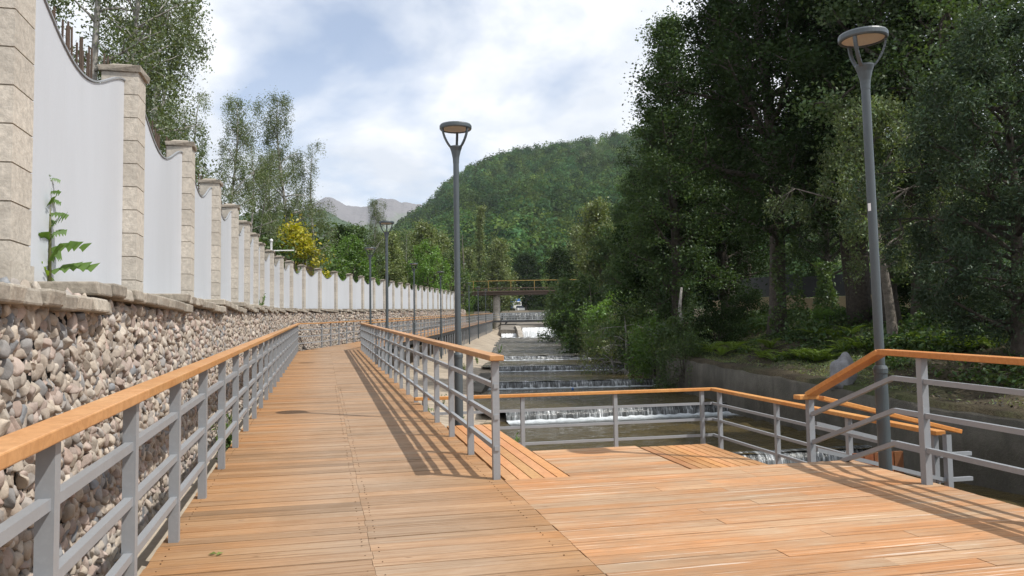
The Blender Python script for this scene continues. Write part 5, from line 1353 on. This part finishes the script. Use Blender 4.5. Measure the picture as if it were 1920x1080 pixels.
tag(b.build('boulder', M['boulder'], None, (x, 19.5, gz(x, 19.5) + 0.22), 0.5, smooth=True), 'upright grey boulder on the far bank behind the sloping handrail', 'boulder')
# far sunny opening with a post
b = MB(); b.tube([(0, 0, -.2), (0, 0, 2.6)], [0.16, 0.15], 10); x = xz(1375, 44); tag(b.build('concrete_post', M['pier'], None, (x, 44, gz(x, 44))), 'pale concrete post beside the dark trunk on the far bank', 'post')
# footbridge
fb = empty('footbridge', (-1.5, 112, 3.65), 'low dark steel footbridge with thin railings crossing above the white weir', 'bridge')
b = MB(); b.box(-1.3, 8.2, -0.7, 0.7, -0.22, 0.05); b.build('bridge_deck', M['darksteel'], fb)
for x0, x1 in ((0.7, -0.6), (6.35, 7.6)):
    b = MB(); b.bar((x0, -0.5, -0.2), (x1, -0.5, -1.9), 0.2, 0.2); b.build('strut', M['darksteel'], fb)
for yv in (-0.66, 0.66):
    for z in (0.45, 0.75, 1.08):
        b = MB(); b.bar((-1.3, yv, z), (8.2, yv, z), 0.04, 0.045); b.build('rail', M['steel'], fb)
    b = MB(); b.box(-0.03, 0.03, -0.03, 0.03, 0.05, 1.08); pm_ = b.mesh('post', M['steel'])
    for k in range(7): link('post', pm_, fb, (-1.28 + 1.55 * k, yv, 0))
# road bridge
rb_ = empty('road_bridge', (0, 150, 0), 'high rusty steel bridge on a round pier with a yellow top rail', 'bridge')
zb = at(960, 553, 150)[2]; ztp = at(960, 541, 150)[2]; zy = at(960, 527, 150)[2]
b = MB(); b.box(-10.2, 16, -1.5, 1.5, zb, zb + 0.5); b.box(-10.2, 16, -1.7, 1.7, zb + 0.503, zb + 0.72); b.build('girder', M['rust'], rb_)
b = MB(); b.box(-10.2, 16, -1.62, -1.52, ztp - 0.05, ztp + 0.10); b.build('lower_rail', M['rust'], rb_)
b = MB()
for k in range(90): b.box(-10.1 + 0.29 * k, -10.06 + 0.29 * k, -1.59, -1.55, zb + 0.72, ztp - 0.05)
b.build('baluster_row', M['rust'], rb_)
b = MB(); b.box(-4.5, 16, -1.4, -1.3, zy - 0.06, zy + 0.06); b.box(-10.2, -4.5, -1.4, -1.31, zy - 0.05, zy + 0.0); b.build('yellow_rail', M['yellow'], rb_)
b = MB(); b.box(-0.05, 0.05, -1.39, -1.31, zb + 0.723, zy - 0.06); ym = b.mesh('rail_post', M['yellow'])
for x in (-9.6, -7.2, -4.4, -0.2, 4.2, 8.6): link('rail_post', ym, rb_, (x, 0, 0))
b = MB(); b.lathe([(0.70, 3.0), (0.70, zb - 0.35), (0.62, zb - 0.3), (0.62, zb - 0.01)], 28, (xz(930.5, 150), 0, 0)); b.build('pier', M['pier'], rb_, smooth=False)
kb = 121.5 / 150; rb_.scale = (kb,) * 3; rb_.location = (0, 121.5, EYE * (1 - kb))
# fence end pillar, camera mast on the fence
mast = empty('camera_mast', (FF(29.0) - 0.1, 29.0, ZCOP(29) + 1.98), 'short white mast with a side arm and a small box on top of the fence', 'mast')
b = MB(); b.box(-0.03, 0.03, -0.03, 0.03, -0.1, 0.52); b.lathe([(0.0, 0.50), (0.06, 0.52), (0.06, 0.58), (0.0, 0.62)], 12); b.build('pole', M['wcar'], mast)
b = MB(); b.bar((0.0, 0, 0.18), (0.78, 0.2, 0.2), 0.035, 0.035); b.build('arm', M['wcar'], mast)
b = MB(); b.box(-0.12, 0.12, -0.22, -0.10, -0.28, -0.02); b.box(-0.10, 0.10, -0.235, -0.222, -0.26, -0.04, (0.6, 0.65, 0.7)); b.build('cabinet', M['wcar'], mast)
# double arm street light beyond the bridge
ds = empty('street_light', (xz(921, 165), 165, gz(xz(921, 165), 165)), 'tall thin double armed street light beyond the bridge', 'street light')
zt = at(921, 520, 165)[2] - ds.location.z
b = MB(); b.tube([(0, 0, 0), (0, 0, zt)], [0.10, 0.06], 8); b.build('pole', M['steel'], ds)
for sgn in (-1, 1):
    b = MB(); b.tube([(0, 0, zt - 0.05), (0.3 * sgn, 0, zt + 0.8), (1.0 * sgn, 0, zt + 1.3), (1.6 * sgn, 0, zt + 1.35)], [0.05, 0.045, 0.04, 0.07], 6); b.build('arm', M['steel'], ds)
# truck and car beyond the bridge
def vehicle(x, y, z, kind):
    if kind == 'truck':
        r = empty('truck', (x, y, z), 'small truck with a blue body seen under the bridge', 'truck')
        b = MB(); b.box(-1.0, 1.0, -0.2, 3.6, 0.8, 2.9); b.build('cargo_box', M['blue'], r, bevel=0.05)
        b = MB(); b.hexa([(-.95, -1.9, .6), (.95, -1.9, .6), (.95, -.25, .6), (-.95, -.25, .6), (-.85, -1.55, 2.2), (.85, -1.55, 2.2), (.85, -.25, 2.25), (-.85, -.25, 2.25)]); b.build('cab', M['wcar'], r, bevel=0.05)
        b = MB(); b.hexa([(-.75, -1.80, 1.4), (.75, -1.80, 1.4), (.75, -1.70, 1.4), (-.75, -1.70, 1.4), (-.7, -1.62, 2.05), (.7, -1.62, 2.05), (.7, -1.5, 2.05), (-.7, -1.5, 2.05)]); b.build('windscreen', M['glass'], r)
        ws = ((-0.9, -1.1), (0.9, -1.1), (-0.9, 2.6), (0.9, 2.6))
    else:
        r = empty('car', (x, y, z), 'white parked car beside the blue truck beyond the bridge', 'car')
        b = MB(); b.hexa([(-.85, -2, .3), (.85, -2, .3), (.85, 2, .3), (-.85, 2, .3), (-.82, -1.95, .85), (.82, -1.95, .85), (.82, 1.95, .95), (-.82, 1.95, .95)]); b.build('body', M['wcar'], r, bevel=0.08)
        b = MB(); b.hexa([(-.78, -1.0, .9), (.78, -1.0, .9), (.78, 1.5, .95), (-.78, 1.5, .95), (-.62, -.4, 1.45), (.62, -.4, 1.45), (.62, 1.0, 1.45), (-.62, 1.0, 1.45)]); b.build('cabin', M['glass'], r, bevel=0.05)
        ws = ((-0.8, -1.3), (0.8, -1.3), (-0.8, 1.3), (0.8, 1.3))
    for wx, wy in ws:
        b = MB()
        b.tube([(wx - 0.1, wy, 0.34), (wx + 0.1, wy, 0.34)], [0.34, 0.34], 14); b.build('wheel', M['tyre'], r)
    r.rotation_euler = (0, 0, 0.15)
zr_ = lambda px, py, d: at(px, py, d)[2]
vehicle(xz(968, 188), 188, zr_(968, 583, 188), 'truck'); vehicle(xz(974, 180), 180, zr_(974, 585, 180), 'car')
b = MB(); b.box(-9, 16, 0, 14, -3, 0); struct(b.build('road', M['conc'], None, (0, 176, zr_(965, 584, 182))))
b = MB(); b.lathe([(0.0, 0.0), (0.04, 0.01), (0.06, 0.07), (0.04, 0.12), (0.0, 0.135)], 12); tag(b.build('plastic_ball', M['blue'], None, (xz(1070, 33.8), 33.8, -0.90), smooth=True), 'small blue plastic ball caught in the cascade foam', 'ball')
b = MB(); b.box(-0.11, 0.11, -0.055, 0.055, 0, 0.065, (1.6, .55, .4)); p = at(332, 1005, 5.25); tag(b.build('brick', M['cop'], None, (p[0] - .03, 5.3, SLOPE * 5.5 - 0.17), 0.5, bevel=0.006), 'broken red brick in the gap beside the left railing', 'brick')
# blocks and fencing near the end of the boardwalk
b = MB(); b.box(-2.2, 2.2, -0.2, 0.2, 0, 1.1); b.box(2.6, 3.6, -0.3, 0.3, 0, 0.8); b.box(-0.6, 0.4, -.5, -.21, 0, 1.4)
tag(b.build('concrete_barrier', M['pier'], None, (xz(880, 122), 122, gz(xz(880, 122), 122))), 'low grey concrete barrier past the end of the white fence', 'barrier')
# tree trunks debris
# ------------------------------------------------------------------ shadow casters out of view are the far-bank trees themselves
# ------------------------------------------------------------------ valley air
def haze():
    b = MB(); b.box(-6000, 6000, -150, 6500, -40, 1100)
    m = NT('valley_air'); v = m.n('ShaderNodeVolumePrincipled')
    v.inputs['Color'].default_value = (0.80, 0.88, 1.0, 1); v.inputs['Density'].default_value = 0.000095; v.inputs['Anisotropy'].default_value = 0.2
    m.l(v.outputs[0], m.out.inputs['Volume'])
    o = b.build('haze', m.m); tag(o, 'thin bluish summer air filling the valley', 'haze', kind='stuff'); o.display_type = 'WIRE'
haze()
